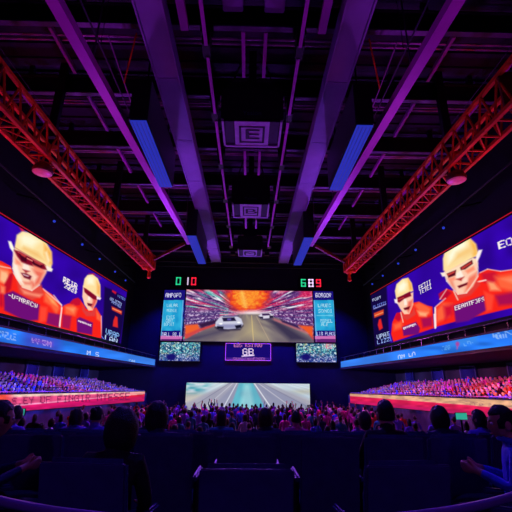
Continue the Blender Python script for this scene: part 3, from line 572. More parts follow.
# ---- boards on the front walls of the stands
def board_pic(s):
    def fn(X, Y):
        p = Paint(X, Y, (225, 24, 90)); n = vnoise(X * .15, Y * .5, 5)[:, None]
        if s < 0:
            f = np.clip(X / 145, -.1, 1); top = 395.5 - 4.0 * f; mid = 407.5 - 13.5 * f; bot = 413 - 11 * f; v = (Y - top) / (mid - top)
            p.c[:] = (214, 22, 104); p.mix((v < 1) * 1., (240, 84, 140)); p.mix(np.clip((.26 - v) / .12, 0, 1) * np.clip((X - 6) / 10, .15, 1), (236, 205, 190)); p.mix(np.clip((14 - X) / 10, 0, 1) * (v < .6) * .8, (225, 70, 40))
            p.mix(np.clip(1 - np.abs(v - .94) / .12, 0, 1), (255, 170, 210)); p.mix(np.clip((X - 100) / 30, 0, 1) * (v > 1), (228, 30, 66)); p.mix(np.clip((X - 95) / 45, 0, 1) * (v < 1) * .8, (240, 180, 160))
            p.text('S.EY UF FINGIR MTESSE', (12, 397.6), (118, -5.2), (0, 7.2), (110, 24, 80), .85)
            for k in range(12): p.poly([(13 + 9.3 * k, 396.4 - .4 * k), (17.5 + 9 * k, 396.2 - .4 * k), (15.5 + 9 * k, 405 - .75 * k), (12 + 9.2 * k, 405.2 - .75 * k)], (160, 30, 90), 1, .3)
            p.mix(np.clip((v - 1.2) / .8, 0, 1) * .5, (150, 20, 110))
        else:
            f = np.clip((512 - X) / 160, -.1, 1); top = 401.5 - 11 * f; mid = 408.5 - 12.5 * f; v = (Y - top) / (mid - top)
            p.c[:] = (222, 30, 84); p.mix((v < 1) * 1., (226, 170, 132)); p.mix(np.clip(vnoise(X * .3, Y * 1.5, 2) - .55, 0, 1) * (v < 1) * 1.2, (150, 90, 110)); p.mix(np.clip(1 - np.abs(v - 1) / .1, 0, 1) * .5, (255, 140, 150)); p.mix(np.clip((v - 1.5) / .9, 0, 1) * .6, (160, 20, 110))
            p.text('EFA SI', (470, 401.5), (26, 3), (0, 4), (150, 95, 110), .6)
        p.c = p.c * (.86 + .28 * n); return p.c
    return fn
for s, nm in ((-1, 'left'), (1, 'right')):
    t = thing('banner_board', ('bright pink lettered LED board along the foot of the left stand', 'tan and red LED board along the foot of the right stand')[s > 0], 'board', (s * 9.9, 27, -1.3), 'stand front boards')
    a, b_, c_, d_ = (s * 9.9, 15, -.56), (s * 9.9, 39.4, -.98), (s * 9.9, 39.4, -1.84), (s * 9.9, 15, -1.22)
    if s < 0: picture('display', a, b_, c_, d_, 330, 30, board_pic(s), t)
    else: picture('display', b_, a, d_, c_, 330, 30, board_pic(s), t)
    b = MB(); b.add([(s * 9.91, 15, -1.26), (s * 9.91, 39.4, -1.88), (s * 9.91, 39.4, -.94), (s * 9.91, 15, -.52), (s * 9.98, 15, -1.26), (s * 9.98, 39.4, -1.88), (s * 9.98, 39.4, -.94), (s * 9.98, 15, -.52)], [(0, 1, 2, 3), (4, 7, 6, 5), (0, 4, 5, 1), (1, 5, 6, 2), (2, 6, 7, 3), (3, 7, 4, 0)])
    b.build('backing', M['screenframe'], t)
    b = MB(); b.path([(s * 9.98, 15, -.45), (s * 9.98, 39.4, -.9)], .03, 8); b.build('top_rail', M['pipe'], t)
# ---- scoreboard on the back wall
def main_pic(X, Y):
    p = Paint(X, Y, (90, 60, 120)); x = (X - 185) / 128; y = (Y - 289.7) / 52; vx, vy = .47, .47
    dx, dy = x - vx, y - vy; ang = np.arctan2(dy, dx); r = np.hypot(dx * 1.0, dy * .8)
    ray_ = vnoise(ang * 14, r * 6, 1); fine = vnoise(X * .9, Y * 1.1, 2)
    base = np.array((110, 60, 130)) * np.ones((len(X), 1)); p.c = base
    p.mix(np.clip(ray_ * 3 - 1.3, 0, 1), (214, 60, 110)); p.mix(np.clip(vnoise(ang * 24, r * 9, 4) * 3.4 - 1.9, 0, 1), (236, 236, 244)); p.mix(np.clip(vnoise(ang * 20, r * 8, 6) * 3.4 - 1.8, 0, 1) * .9, (44, 20, 84)); p.mix(np.clip(vnoise(ang * 16 + 9, r * 7, 8) * 3 - 1.6, 0, 1) * .9 * (x < .34), (80, 190, 180))
    p.mix(np.clip(vnoise(ang * 15, r * 7, 12) * 3 - 1.6, 0, 1) * .85 * (x > .55), (225, 30, 84)); p.mix(np.clip(fine * 2 - 1.2, 0, 1) * .5, (250, 220, 240)); p.mix(np.clip(.3 - fine, 0, 1) * 1.4 * (y < .5), (50, 14, 70))
    lower = np.clip((y - .34 - .16 * (np.abs(dx) < .2)) / .12, 0, 1) * (y < .9)                        # crowd rows
    rows = .5 + .5 * np.sin((dy / (np.abs(dx) + .12)) * 46); p.mix(lower * .8, (96, 62, 132)); p.mix(lower * np.clip(fine * 2.2 - .9, 0, 1) * rows, (225, 205, 235)); p.mix(lower * np.clip(.6 - fine, 0, 1) * 1.2, (40, 24, 84))
    g = np.clip(1 - np.hypot((x - .49) / .21, (y - .1) / .42), 0, 1) * (.6 + .6 * vnoise(X * .35, Y * .5, 71)); p.mix(np.clip(g * 3.2, 0, 1), (232, 44, 28)); p.mix(np.clip(g * 3.4 - .7, 0, 1) * (.6 + .4 * fine), (255, 165, 50)); p.mix(np.clip(np.hypot(x - .5, y) < .0, 0, 1), (255, 230, 120)); p.mix(np.clip(1 - np.abs(dx + .02 - (y - .1) * .1) / .03, 0, 1) * (y < .35) * .6, (255, 220, 110))
    p.mix(np.clip(1 - np.hypot((x - .53) / .2, (y - .46) / .09), 0, 1) * 1.2, (250, 235, 240))
    road = [(.42, .47), (.60, .47), (.74, .56), (.94, .80), (1.02, 1.02), (-.02, 1.02), (.02, .93), (.2, .70)]
    p.poly([(185 + 128 * a, 289.7 + 52 * b) for a, b in road], (116, 104, 112), 1); p.mix(np.clip(.5 - p.sdf([(185 + 128 * a, 289.7 + 52 * b) for a, b in road]), 0, 1) * np.clip(vnoise(dx / (np.abs(dy) + .05) * 6, y * 8, 5) * 1.6 - .6, 0, 1) * .6, (170, 160, 140))
    T = lambda L: [(185 + 128 * a, 289.7 + 52 * b) for a, b in L]
    p.poly(T([(.48, .5), (.56, .5), (.66, 1.0), (.38, 1.0)]), (176, 160, 128), 4, .55); p.poly(T([(.62, .55), (.72, .56), (1.0, 1.0), (.82, 1.0)]), (60, 52, 80), 2, .7); p.poly(T([(.0, .9), (.3, .74), (.34, .8), (.1, 1.0), (0, 1.0)]), (70, 62, 92), 2, .6)
    p.line(*T([(.52, .5), (.535, .99)]), .8, (235, 205, 130), .7); p.line(*T([(.56, .52), (.66, .99)]), .6, (225, 190, 150), .5)
    p.poly(T([(0, .68), (.1, .66), (.12, .76), (.02, .92), (0, .93)]), (238, 96, 46), 1, .9); p.poly(T([(0, .86), (.14, .72), (.28, .62), (.28, .66), (.14, .78), (0, .95)]), (210, 70, 70), .8, .9); p.poly(T([(.1, .66), (.26, .56), (.27, .62), (.13, .74)]), (52, 26, 66), .8, .8)
    p.poly(T([(.88, .68), (1, .70), (1, .95), (.95, .82)]), (238, 90, 40), 1, .9); p.poly(T([(.66, .52), (.9, .72), (.97, .86), (.9, .80), (.7, .6)]), (200, 110, 120), .8, .7); p.poly(T([(.74, .56), (.88, .68), (.9, .76), (.76, .63)]), (50, 30, 80), .8, .8)
    c = T([(.24, .62), (.27, .53), (.32, .50), (.40, .50), (.44, .56), (.455, .66), (.43, .74), (.34, .76), (.27, .75), (.235, .70)])        # nearer race car
    p.poly([(a, b + 1.8) for a, b in c], (34, 26, 56), 1.2, .8); p.poly(c, (206, 206, 226), .6); p.poly(T([(.245, .66), (.45, .66), (.43, .74), (.27, .75)]), (150, 150, 190), .8, .8); p.poly(T([(.29, .54), (.385, .53), (.40, .60), (.30, .61)]), (30, 24, 60), .6); p.poly(T([(.33, .55), (.36, .55), (.36, .59), (.33, .59)]), (90, 80, 160), .5); p.poly(T([(.25, .7), (.30, .71), (.30, .76), (.25, .75)]), (20, 18, 40), .6); p.poly(T([(.39, .69), (.44, .67), (.44, .73), (.40, .75)]), (20, 18, 40), .6); p.ell(*T([(.28, .655)])[0], 2.4, 1.2, (255, 255, 255), .6); p.ell(*T([(.42, .63)])[0], 2.2, 1.2, (255, 255, 255), .6); p.line(*T([(.30, .515), (.42, .505)]), 1.0, (60, 40, 110), .8)
    c = T([(.575, .50), (.60, .45), (.66, .44), (.69, .49), (.69, .54), (.60, .56)])                                                           # farther race car
    p.poly([(a, b + 1) for a, b in c], (40, 30, 70), 1, .7); p.poly(c, (220, 214, 230), .6); p.poly(T([(.60, .46), (.655, .455), (.67, .49), (.605, .50)]), (60, 36, 80), .5); p.poly(T([(.58, .52), (.61, .52), (.61, .56), (.59, .55)]), (30, 20, 50), .5); p.poly(T([(.66, .50), (.69, .50), (.69, .54), (.66, .55)]), (30, 20, 50), .5)
    p.mix(np.clip(1 - p.Y * 0 - np.clip((y - .0) / .05, 0, 1), 0, 1) * .5, (200, 40, 60)); return p.c
def info_pic(s):
    x0 = 161 if s < 0 else 314
    def fn(X, Y):
        p = Paint(X, Y, (26, 16, 120)); sh = (Y - 290) / 50 * (-3 if s < 0 else 3); u = (X - sh - (163.5 if s < 0 else 313)) / 20.5; v = (Y - 290) / 51
        p.mix((v > .2) * (v < .795) * (u > .02) * (u < .98), (26, 150, 205)); p.mix((v > .2) * (v < .795) * np.clip(vnoise(X * .3, Y * .2, 3) - .2, 0, .6), (60, 190, 230)); p.mix(((np.abs(u - .02) < .03) | (np.abs(u - .98) < .03)) * (v > .2) * .8, (110, 190, 240)); p.mix((v > .93) * .7, (130, 40, 110)); p.mix((np.abs(v - .93) < .03) * .9, (220, 120, 190))
        o = lambda a, b: ((163.5 if s < 0 else 313) + a * 20.5 + b * (-3 if s < 0 else 3), 290 + 51 * b)
        p.text('AMPOPO' if s < 0 else 'BOROOR', o(.12, .06), (15.5, 0), (-.2, 4.2), (225, 220, 255)); W = (190, 235, 245)
        if s < 0:
            for a, b, l, tx in ((.2, .27, 11, 'LULAR'), (.22, .37, 10, 'MONIE'), (.22, .5, 8, 'EYES'), (.2, .57, 7, 'CERT'), (.12, .64, 10, 'BOFIET')): p.text(tx, o(a, b), (l, 0), (-.1, 3.2), W, .9)
            p.text('VALL 89.1', o(.06, .83), (18.5, 0), (-.2, 4), (215, 215, 255))
        else:
            for a, b, l, tx in ((.2, .27, 13, 'LAUEC'), (.2, .38, 14, 'SONOI'), (.28, .57, 12, 'MINEL'), (.3, .64, 7, 'ALE')): p.text(tx, o(a, b), (l, 0), (.1, 3.4), W, .9)
            p.mix((np.abs(v - .5) < .012) * (u > .1) * (u < .9) * .6, (140, 220, 240)); p.text('L18 PLACE', o(.06, .82), (18.5, 0), (.2, 3.6), (200, 205, 255))
        return p.c
    return fn
def crowd_pic(s):
    def fn(X, Y):
        p = Paint(X, Y, (36, 90, 130)); n = vnoise(X * .75, Y * .8, 21 + s); m = vnoise(X * .5 + 7, Y * .6, 31 + s); k = vnoise(X * 1.1, Y * 1.2, 41 + s)
        p.mix(np.clip(n * 3 - 1.2, 0, 1) * .9, (90, 190, 195)); p.mix(np.clip(k * 3.4 - 2, 0, 1), (230, 240, 240)); p.mix(np.clip(m * 3 - 1.9, 0, 1) * .8, (190, 190, 130)); p.mix(np.clip(.36 - k, 0, 1) * 3, (20, 26, 80)); b = np.clip((Y - 352) / 8, 0, 1); p.mix(b * .55, (44, 30, 140)); p.mix(b * np.clip(k * 3 - 1.7, 0, 1), (215, 215, 250))
        p.ell(*((171, 357) if s < 0 else (306, 357)), 6, 4, (24, 18, 110), .4); 
        if s > 0: p.text('E', (326, 343.5), (6, 0), (0, 5), (220, 60, 110), .8); p.mix((X > 322) * (X < 334) * (Y < 349) * .3, (250, 230, 240))
        return p.c
    return fn
def sign_pic(X, Y):
    p = Paint(X, Y, (24, 10, 112)); p.text('EDS ESITUO', (234, 343.4), (28, 0), (0, 3.6), (225, 130, 190), .9); p.text('GB', (242.5, 348.4), (11, 0), (0, 7), (240, 215, 250)); p.poly([(241.5, 355.5), (254.5, 354.5), (254.5, 356), (241.5, 357)], (240, 215, 250), .4, .8)
    p.text('SAUMOUTADOEINGEN', (233, 357.6), (32, 0), (0, 2.6), (215, 130, 215), .8); p.mix((np.abs(Y - 358.2) < .4) * .5, (150, 70, 190)); return p.c
def lower_pic(X, Y):
    p = Paint(X, Y, (196, 214, 226)); y = (Y - 383) / 26; n = vnoise(X * .12, Y * .5, 51)
    p.mix(np.clip(1 - y * 2.2, 0, 1) * .8, (226, 240, 244)); p.mix(np.clip((.55 - y) / .2, 0, 1) * np.clip((216 - X - y * 22) / 12, 0, 1) * np.clip(n * 3 - .8, 0, 1), (80, 170, 185)); p.mix(np.clip((y - .28 - (X - 187) * .001) / .2, 0, 1) * np.clip((226 - X) / 30, 0, 1) * .7, (205, 190, 170)); p.mix(np.clip((X - 285) / 16, 0, 1) * np.clip(1 - np.abs(y - .33) / .16, 0, 1) * .7, (196, 190, 160))
    p.poly([(230, 383), (262, 383), (330, 412), (180, 412)], (150, 152, 178), 1.2); p.poly([(229, 383), (236, 383), (206, 412), (166, 412)], (172, 170, 186), 1.5, .9); p.poly([(262, 383), (266, 383), (344, 412), (322, 412)], (180, 176, 186), 1.5, .8)
    p.poly([(239, 383), (253, 383), (267, 412), (229, 412)], (96, 188, 206), .8); p.poly([(244, 383), (250, 383), (256, 412), (238, 412)], (150, 220, 226), 1.5, .7)
    for q, w, c in (((237, 383, 221, 412), .9, (240, 244, 250)), ((254, 383, 274, 412), 1.1, (248, 248, 250)), ((233, 383, 200, 412), .5, (235, 235, 240)), ((258, 383, 298, 412), .5, (232, 228, 230)), ((230, 383, 184, 412), .4, (110, 110, 140)), ((262, 383, 318, 412), .4, (120, 116, 140))): p.line(q[:2], q[2:], w, c, .9)
    p.mix(vnoise((X - 246) / (Y - 372) * 5, Y * .15, 61) * .25, (110, 116, 150)); return p.c
def flat_screen(name, label, cat, x0, x1, z0, z1, nu, nv, fn, y=40.3, group=None, edge=None, fw=.05):
    t = thing(name, label, cat, ((x0 + x1) / 2, y, z0), group)
    picture('display', (x0, y, z1), (x1, y, z1), (x1, y, z0), (x0, y, z0), nu, nv, fn, t)
    b = MB(); b.box(x0, x1, y + .03, 40.6, z0, z1); b.build('housing', M['screenframe'], t)
    b = MB()
    for r_ in ((x0 - fw, x1 + fw, z1, z1 + fw), (x0 - fw, x1 + fw, z0 - fw, z0), (x0 - fw, x0, z0, z1), (x1, x1 + fw, z0, z1)): b.box(r_[0], r_[1], y - .03, y + .3, r_[2], r_[3])
    b.build('frame', edge or M['screenframe'], t); return t
flat_screen('main_screen', 'large centre screen showing two race cars on a track in front of grandstands', 'screen', -6.72, 6.74, 3.93, 9.33, 380, 160, main_pic)
flat_screen('info_screen', 'tall cyan information screen left of the race picture', 'screen', -9.05, -6.84, 3.95, 9.25, 70, 150, info_pic(-1), group='information screens')
flat_screen('info_screen', 'tall cyan information screen right of the race picture', 'screen', 6.86, 9.0, 3.98, 9.35, 70, 150, info_pic(1), group='information screens')
flat_screen('video_screen', 'small teal crowd video screen at lower left of the scoreboard', 'screen', -9.0, -4.95, 1.95, 3.78, 120, 60, crowd_pic(-1), group='crowd video screens')
flat_screen('video_screen', 'small teal crowd video screen at lower right of the scoreboard', 'screen', 4.9, 9.0, 1.98, 3.82, 120, 60, crowd_pic(1), group='crowd video screens')
flat_screen('info_sign', 'small dark purple lettered sign with pink outline under the race picture', 'sign', -2.3, 2.25, 2.12, 3.72, 140, 54, sign_pic, edge=M['litpink'], fw=.05)
flat_screen('lower_screen', 'wide low screen showing an empty drag strip above the crowd', 'screen', -6.05, 6.1, -2.62, -.12, 320, 80, lower_pic, y=40.0)
# timers with seven segment digits
SEG = {'0': 'abcdef', '1': 'bc', '8': 'abcdefg', '6': 'acdefg', '9': 'abcdfg', 'U': 'bcdef'}
def timer(x0, digits, label):
    t = thing('digital_timer', label, 'timer', (x0 + 1.2, 40.2, 9.65), 'digital timers')
    b = MB(); b.box(x0 - .1, x0 + 2.5, 40.2, 40.598, 9.6, 10.85); b.build('case', M['case'], t, bevel=.03)
    for k, (ch, mm) in enumerate(digits):
        xx = x0 + .1 + k * .82; w, h = .52, .84; z0 = 9.8; b = MB(); th = .12
        S = dict(a=(0, w, h - th, h), d=(0, w, 0, th), g=(0, w, h / 2 - th / 2, h / 2 + th / 2), f=(0, th, h / 2, h), e=(0, th, 0, h / 2), b=(w - th, w, h / 2, h), c=(w - th, w, 0, h / 2))
        for q in SEG[ch]: r_ = S[q]; b.box(xx + r_[0], xx + r_[1], 40.15, 40.2, z0 + r_[2], z0 + r_[3])
        b.build('digit', M[mm], t)
timer(-8.0, (('0', 'seg_g'), ('1', 'seg_w'), ('0', 'seg_r')), 'digital timer with green, white and red digits above the left information screen')
timer(5.45, (('6', 'seg_g'), ('8', 'seg_w'), ('9', 'seg_r')), 'digital timer with green, white and red digits above the right information screen')
# ================================================================== PEOPLE
SK, TOP, LEG, SHOE = 0, 1, 2, 3
class Body:
    def __init__(s): s.V = []; s.r = []; s.E = []; s.B = []
    def p(s, x, y, z, r): s.V.append((x, y, z)); s.r.append(r); return len(s.V) - 1
    def chain(s, a, pts, m):                       # pts: (x, y, z, r); bone material m
        for q in pts:
            b = s.p(*q); s.E.append((a, b)); s.B.append(m); a = b
        return a
def add_hand(bd, wrist, W, d, side, n, L=1., curl=.25):
    """palm and five fingers: d direction of the fingers, side direction towards the thumb, n palm normal"""
    W, d, side, n = Vector(W), Vector(d).normalized(), Vector(side).normalized(), Vector(n).normalized()
    pc = W + d * .075 * L; a = bd.chain(wrist, [(*pc, .026)], SK)
    for k, (off, ln) in enumerate(((.03, .07), (.0105, .082), (-.0105, .077), (-.031, .06))):
        q0 = pc + side * off * .9 + d * .012; q1 = q0 + (d * (1 - curl) + n * curl).normalized() * ln * .55 * L; q2 = q1 + (d * (1 - 2 * curl) + n * 2 * curl).normalized() * ln * .5 * L
        bd.chain(a, [(*q0, .0125), (*q1, .0115), (*q2, .010)], SK)
    t0 = W + d * .035 + side * .026; t1 = t0 + (d * .6 + side * .7).normalized() * .035 * L; t2 = t1 + (d * .9 + side * .25).normalized() * .03 * L
    bd.chain(wrist, [(*t0, .014), (*t1, .0125), (*t2, .011)], SK)
def seated_body(lean=0., arms=('lap', 'lap'), head=True, hands=True):
    bd = Body(); sx = lambda z: lean * max(0, (z - .5) / .6)
    P = lambda x, y, z, r: (x + sx(z), y, z, r)
    pel = bd.p(0, 0, .56, .135); ch = bd.chain(pel, [P(0, -.03, .70, .125), P(0, -.03, .87, .145)], TOP)
    nk = bd.chain(ch, [P(0, -.015, .985, .085)], TOP); nk = bd.chain(nk, [P(0, .005, 1.045, .054)], SK)
    if head: bd.chain(nk, [P(0, .02, 1.09, .075), P(0, .022, 1.145, .092), P(0, .01, 1.20, .075)], SK)
    else: bd.chain(nk, [P(0, .012, 1.10, .058)], SK)
    for s, pose in ((-1, arms[0]), (1, arms[1])):
        if pose == 'lap': el, wr = (s * .23, .03, .70), (s * .13, .26, .64); d, sd, n = (-s * .25, 1, -.1), (-s, -.2, .2), (0, 0, -1)
        elif pose == 'rest': el, wr = (s * .25, .05, .72), (s * .25, .31, .67); d, sd, n = (-s * .1, 1, -.1), (-s, 0, .3), (0, 0, -1)
        elif pose == 'up': el, wr = (s * .27, .10, 1.10), (s * .2, .12, 1.35); d, sd, n = (0, .05, 1), (-s, 0, 0), (0, 1, 0)
        elif pose == 'fwd': el, wr = (s * .235, .04, .73), (s * .09, .23, .80); d, sd, n = (-s * .5, 1, .15), (0, 0, 1), (-s, -.5, 0)
        sh = bd.chain(ch, [P(s * .165, -.025, .945, .062)], TOP); e = bd.chain(sh, [P(*el, .046), P(*[el[i] * .15 + wr[i] * .85 for i in range(3)], .033)], TOP)
        w_ = P(*wr, .026); a = bd.chain(e, [w_], SK)
        if hands: add_hand(bd, a, w_[:3], d, sd, n)
        hp = bd.chain(pel, [(s * .095, .05, .545, .092)], LEG); kn = bd.chain(hp, [(s * .11, .26, .55, .078), (s * .12, .43, .535, .062)], LEG); an = bd.chain(kn, [(s * .12, .45, .30, .05), (s * .12, .44, .09, .04)], LEG)
        bd.chain(an, [(s * .12, .47, .045, .04), (s * .12, .58, .035, .034)], SHOE)
    return bd
def standing_body(arms=('down', 'down')):
    bd = Body(); pel = bd.p(0, 0, .93, .13)
    ch = bd.chain(pel, [(0, 0, 1.08, .12), (0, -.01, 1.27, .145)], TOP); nk = bd.chain(ch, [(0, -.005, 1.42, .085)], TOP)
    bd.chain(bd.chain(nk, [(0, .01, 1.48, .053)], SK), [(0, .025, 1.54, .076), (0, .025, 1.60, .095), (0, .015, 1.66, .075)], SK)
    for s, pose in ((-1, arms[0]), (1, arms[1])):
        if pose == 'down': el, wr, d, sd, n = (s * .24, -.02, 1.12), (s * .25, .08, .90), (0, .15, -1), (0, 1, 0), (-s, 0, 0)
        elif pose == 'up': el, wr, d, sd, n = (s * .29, .06, 1.58), (s * .22, .10, 1.83), (0, 0, 1), (-s, 0, 0), (0, 1, 0)
        else: el, wr, d, sd, n = (s * .22, .20, 1.22), (s * .10, .33, 1.42), (-s * .1, .2, 1), (-s, 0, 0), (0, 1, 0)
        sh = bd.chain(ch, [(s * .175, -.01, 1.385, .062)], TOP); e = bd.chain(sh, [(*el, .045), (*[el[i] * .4 + wr[i] * .6 for i in range(3)], .036)], TOP)
        a = bd.chain(e, [(*wr, .027)], SK); add_hand(bd, a, wr, d, sd, n)
        hp = bd.chain(pel, [(s * .095, 0, .86, .095)], LEG); an = bd.chain(hp, [(s * .105, .01, .50, .063), (s * .11, -.02, .30, .055), (s * .11, -.02, .09, .04)], LEG)
        bd.chain(an, [(s * .11, .0, .045, .042), (s * .115, .13, .035, .034)], SHOE)
    return bd
def skin_eval(bd, sub):
    me = bpy.data.meshes.new('skin_tmp'); me.from_pydata(bd.V, bd.E, []); o = bpy.data.objects.new('skin_tmp', me); COL.objects.link(o)
    md = o.modifiers.new('Skin', 'SKIN'); md.use_smooth_shade = True
    for i, sv in enumerate(me.skin_vertices[0].data): sv.radius = (bd.r[i], bd.r[i]); sv.use_root = (i == 0)
    if sub: sb = o.modifiers.new('Sub', 'SUBSURF'); sb.levels = sb.render_levels = sub
    ev = bpy.data.meshes.new_from_object(o.evaluated_get(bpy.context.evaluated_depsgraph_get()))
    bpy.data.objects.remove(o); return ev
def paint_body(me, bd, mats, hair_z=None):
    me.materials.clear()
    for m_ in mats: me.materials.append(m_)
    n = len(me.polygons); c = np.zeros(n * 3); me.polygons.foreach_get('center', c); c = c.reshape(-1, 3)
    V = np.array(bd.V); r = np.array(bd.r); best = np.full(n, 1e9); idx = np.zeros(n, int)
    for (a, b), m_ in zip(bd.E, bd.B):
        d = V[b] - V[a]; t = np.clip(((c - V[a]) @ d) / (d @ d + 1e-9), 0, 1); q = np.linalg.norm(c - V[a] - t[:, None] * d, axis=1) - (r[a] * (1 - t) + r[b] * t)
        k = q < best; best[k] = q[k]; idx[k] = m_
    me.polygons.foreach_set('material_index', idx.astype(np.int32)); me.polygons.foreach_set('use_smooth', np.ones(n, bool)); me.update()
def head_fn(x, y, z):
    g = lambda a, b, cx, cz, sx, sz: math.exp(-((a - cx) / sx) ** 2 - ((b - cz) / sz) ** 2)
    if z < 0: x *= 1 - .28 * (-z) ** 1.6; 
    if y > 0:
        y2 = y * .93
        y2 += .24 * g(x, z, 0, -.16, .13, .2) + .10 * g(x, z, 0, .02, .1, .25) + .07 * g(x, z, 0, -.52, .28, .1) + .10 * g(x, z, 0, -.82, .3, .16) + .05 * g(x, z, 0, .26, .5, .1)
        y2 -= .10 * g(x, z, .36, .06, .17, .12) + .10 * g(x, z, -.36, .06, .17, .12)
        y = y2
    else: y *= 1 - .12 * max(0, -z) ** 1.2
    return x, y, z
HC = (0, .03, 1.125); HR = (.078, .098, .122)            # head centre and radii of a seated person
def keep_largest(me):
    bm = bmesh.new(); bm.from_mesh(me); bm.verts.ensure_lookup_table(); seen = set(); isl = []
    for v in bm.verts:
        if v.index in seen: continue
        st = [v]; seen.add(v.index); g = []
        while st:
            q = st.pop(); g.append(q)
            for e in q.link_edges:
                o = e.other_vert(q)
                if o.index not in seen: seen.add(o.index); st.append(o)
        isl.append(g)
    isl.sort(key=len); bmesh.ops.delete(bm, geom=[v for g in isl[:-1] for v in g], context='VERTS'); bm.to_mesh(me); bm.free()
def near_body(bd, lean, yaw, tilt, voxel, mats):
    """one continuous body: skinned limbs and a sculpted head fused into a single surface"""
    body = skin_eval(bd, 1)
    mb = MB(); mb.ell((0, 0, 0), HR, 36, 26, fn=head_fn)
    for s in (-1, 1): mb.ell((s * .078, -.008, -.012), (.014, .024, .034), 10, 8)
    hd = mb.mesh('head_tmp', []); hm = head_matrix(lean, yaw, tilt); hd.transform(hm)
    bm = bmesh.new(); bm.from_mesh(body); bm.from_mesh(hd); me = bpy.data.meshes.new('body'); bm.to_mesh(me); bm.free()
    o = bpy.data.objects.new('rm', me); COL.objects.link(o); md = o.modifiers.new('R', 'REMESH'); md.mode = 'VOXEL'; md.voxel_size = voxel
    sm = o.modifiers.new('S', 'SMOOTH'); sm.factor = .4; sm.iterations = 1
    ev = bpy.data.meshes.new_from_object(o.evaluated_get(bpy.context.evaluated_depsgraph_get())); bpy.data.objects.remove(o); keep_largest(ev)
    b2 = Body(); b2.V, b2.r, b2.E, b2.B = list(bd.V), list(bd.r), list(bd.E), list(bd.B)
    c0 = hm @ Vector((0, 0, -.06)); c1 = hm @ Vector((0, 0, .05)); i = b2.p(*c0, .09); j = b2.p(*c1, .09); b2.E.append((i, j)); b2.B.append(SK)
    paint_body(ev, b2, mats); return ev
def head_matrix(lean, yaw, tilt): return Matrix.Translation((HC[0] + lean * 1.04, HC[1], HC[2])) @ Matrix.Rotation(R(yaw), 4, 'Z') @ Matrix.Rotation(R(tilt), 4, 'X')
def hair_mesh(style, mtx, m, n=22, k=16):
    grow = dict(short=1.07, full=1.24, long=1.12, bun=1.08)[style]
    def fn(x, y, z):
        face = y > .28 and z < .42 and abs(x) < .8 or (y > -.1 and z < -.25 and style in ('short', 'bun')) or (z < -.55 and style in ('short', 'bun'))
        if face: return x * .8, y * .8, z * .8
        wob = 1 + .035 * math.sin(9 * x + 4 * z) * math.sin(7 * y + 3)
        g = grow * wob; 
        if style == 'long' and z < 0 and y < .3: return x * g * (1 - .1 * z), y * g - .05, z * g * 1.9
        return x * g * (1.12 if style == 'full' else 1), y * g - (.03 if style != 'full' else .06), z * g + (.02 if style != 'full' else -.12)
    mb = MB(); mb.ell((0, 0, 0), HR, n, k, fn=fn)
    if style == 'bun': mb.ell((0, -.105, .07), (.045, .04, .045), 12, 8)
    me = mb.mesh('hair', m, smooth=True); me.transform(mtx); return me
def near_person(label, loc, rz, lean=0, yaw=0, tilt=-4, arms=('lap', 'lap'), top='navy', hair='short', hm='hair', skin='skin', voxel=.010, group=None, collar=False):
    t = thing('person', label, 'person', loc, group); del t['_o']; t.rotation_euler = (0, 0, R(rz))
    bd = seated_body(lean, arms, head=False)
    link('body', near_body(bd, lean, yaw, tilt, voxel, [M[skin], SHIRT[top], M['trousers'], M['shoe']]), t)
    mx = head_matrix(lean, yaw, tilt); link('hair', hair_mesh(hair, mx, M[hm]), t)
    for s in (-1, 1):
        mb = MB(); mb.ell((s * .028, .082, .008), (.0125, .0115, .011), 12, 8); e = mb.mesh('eye', M['eye'], smooth=True); e.transform(mx); eo = link('eye', e, t)
        mb = MB(); mb.ell((s * .028, .0915, .008), (.006, .004, .006), 10, 6); e = mb.mesh('iris', M['iris'], smooth=True); e.transform(mx); link('iris', e, eo)
        mb = MB(); mb.ell((s * .03, .093, .031), (.017, .006, .0035), 10, 6); e = mb.mesh('eyebrow', M[hm], smooth=True); e.transform(mx); link('eyebrow', e, t)
    mb = MB(); mb.ell((0, .093, -.063), (.021, .010, .0075), 12, 8); e = mb.mesh('lips', M['lip'], smooth=True); e.transform(mx); link('lips', e, t)
    if collar:
        mb = MB(); mb.path([(lean + .075 * math.cos(a) , -.005 + .075 * math.sin(a), 1.015 + .012 * math.sin(a)) for a in [k * math.pi / 8 for k in range(17)]], .02, 8); link('collar', mb.mesh('collar', SHIRT[top], smooth=True), t)
    return t
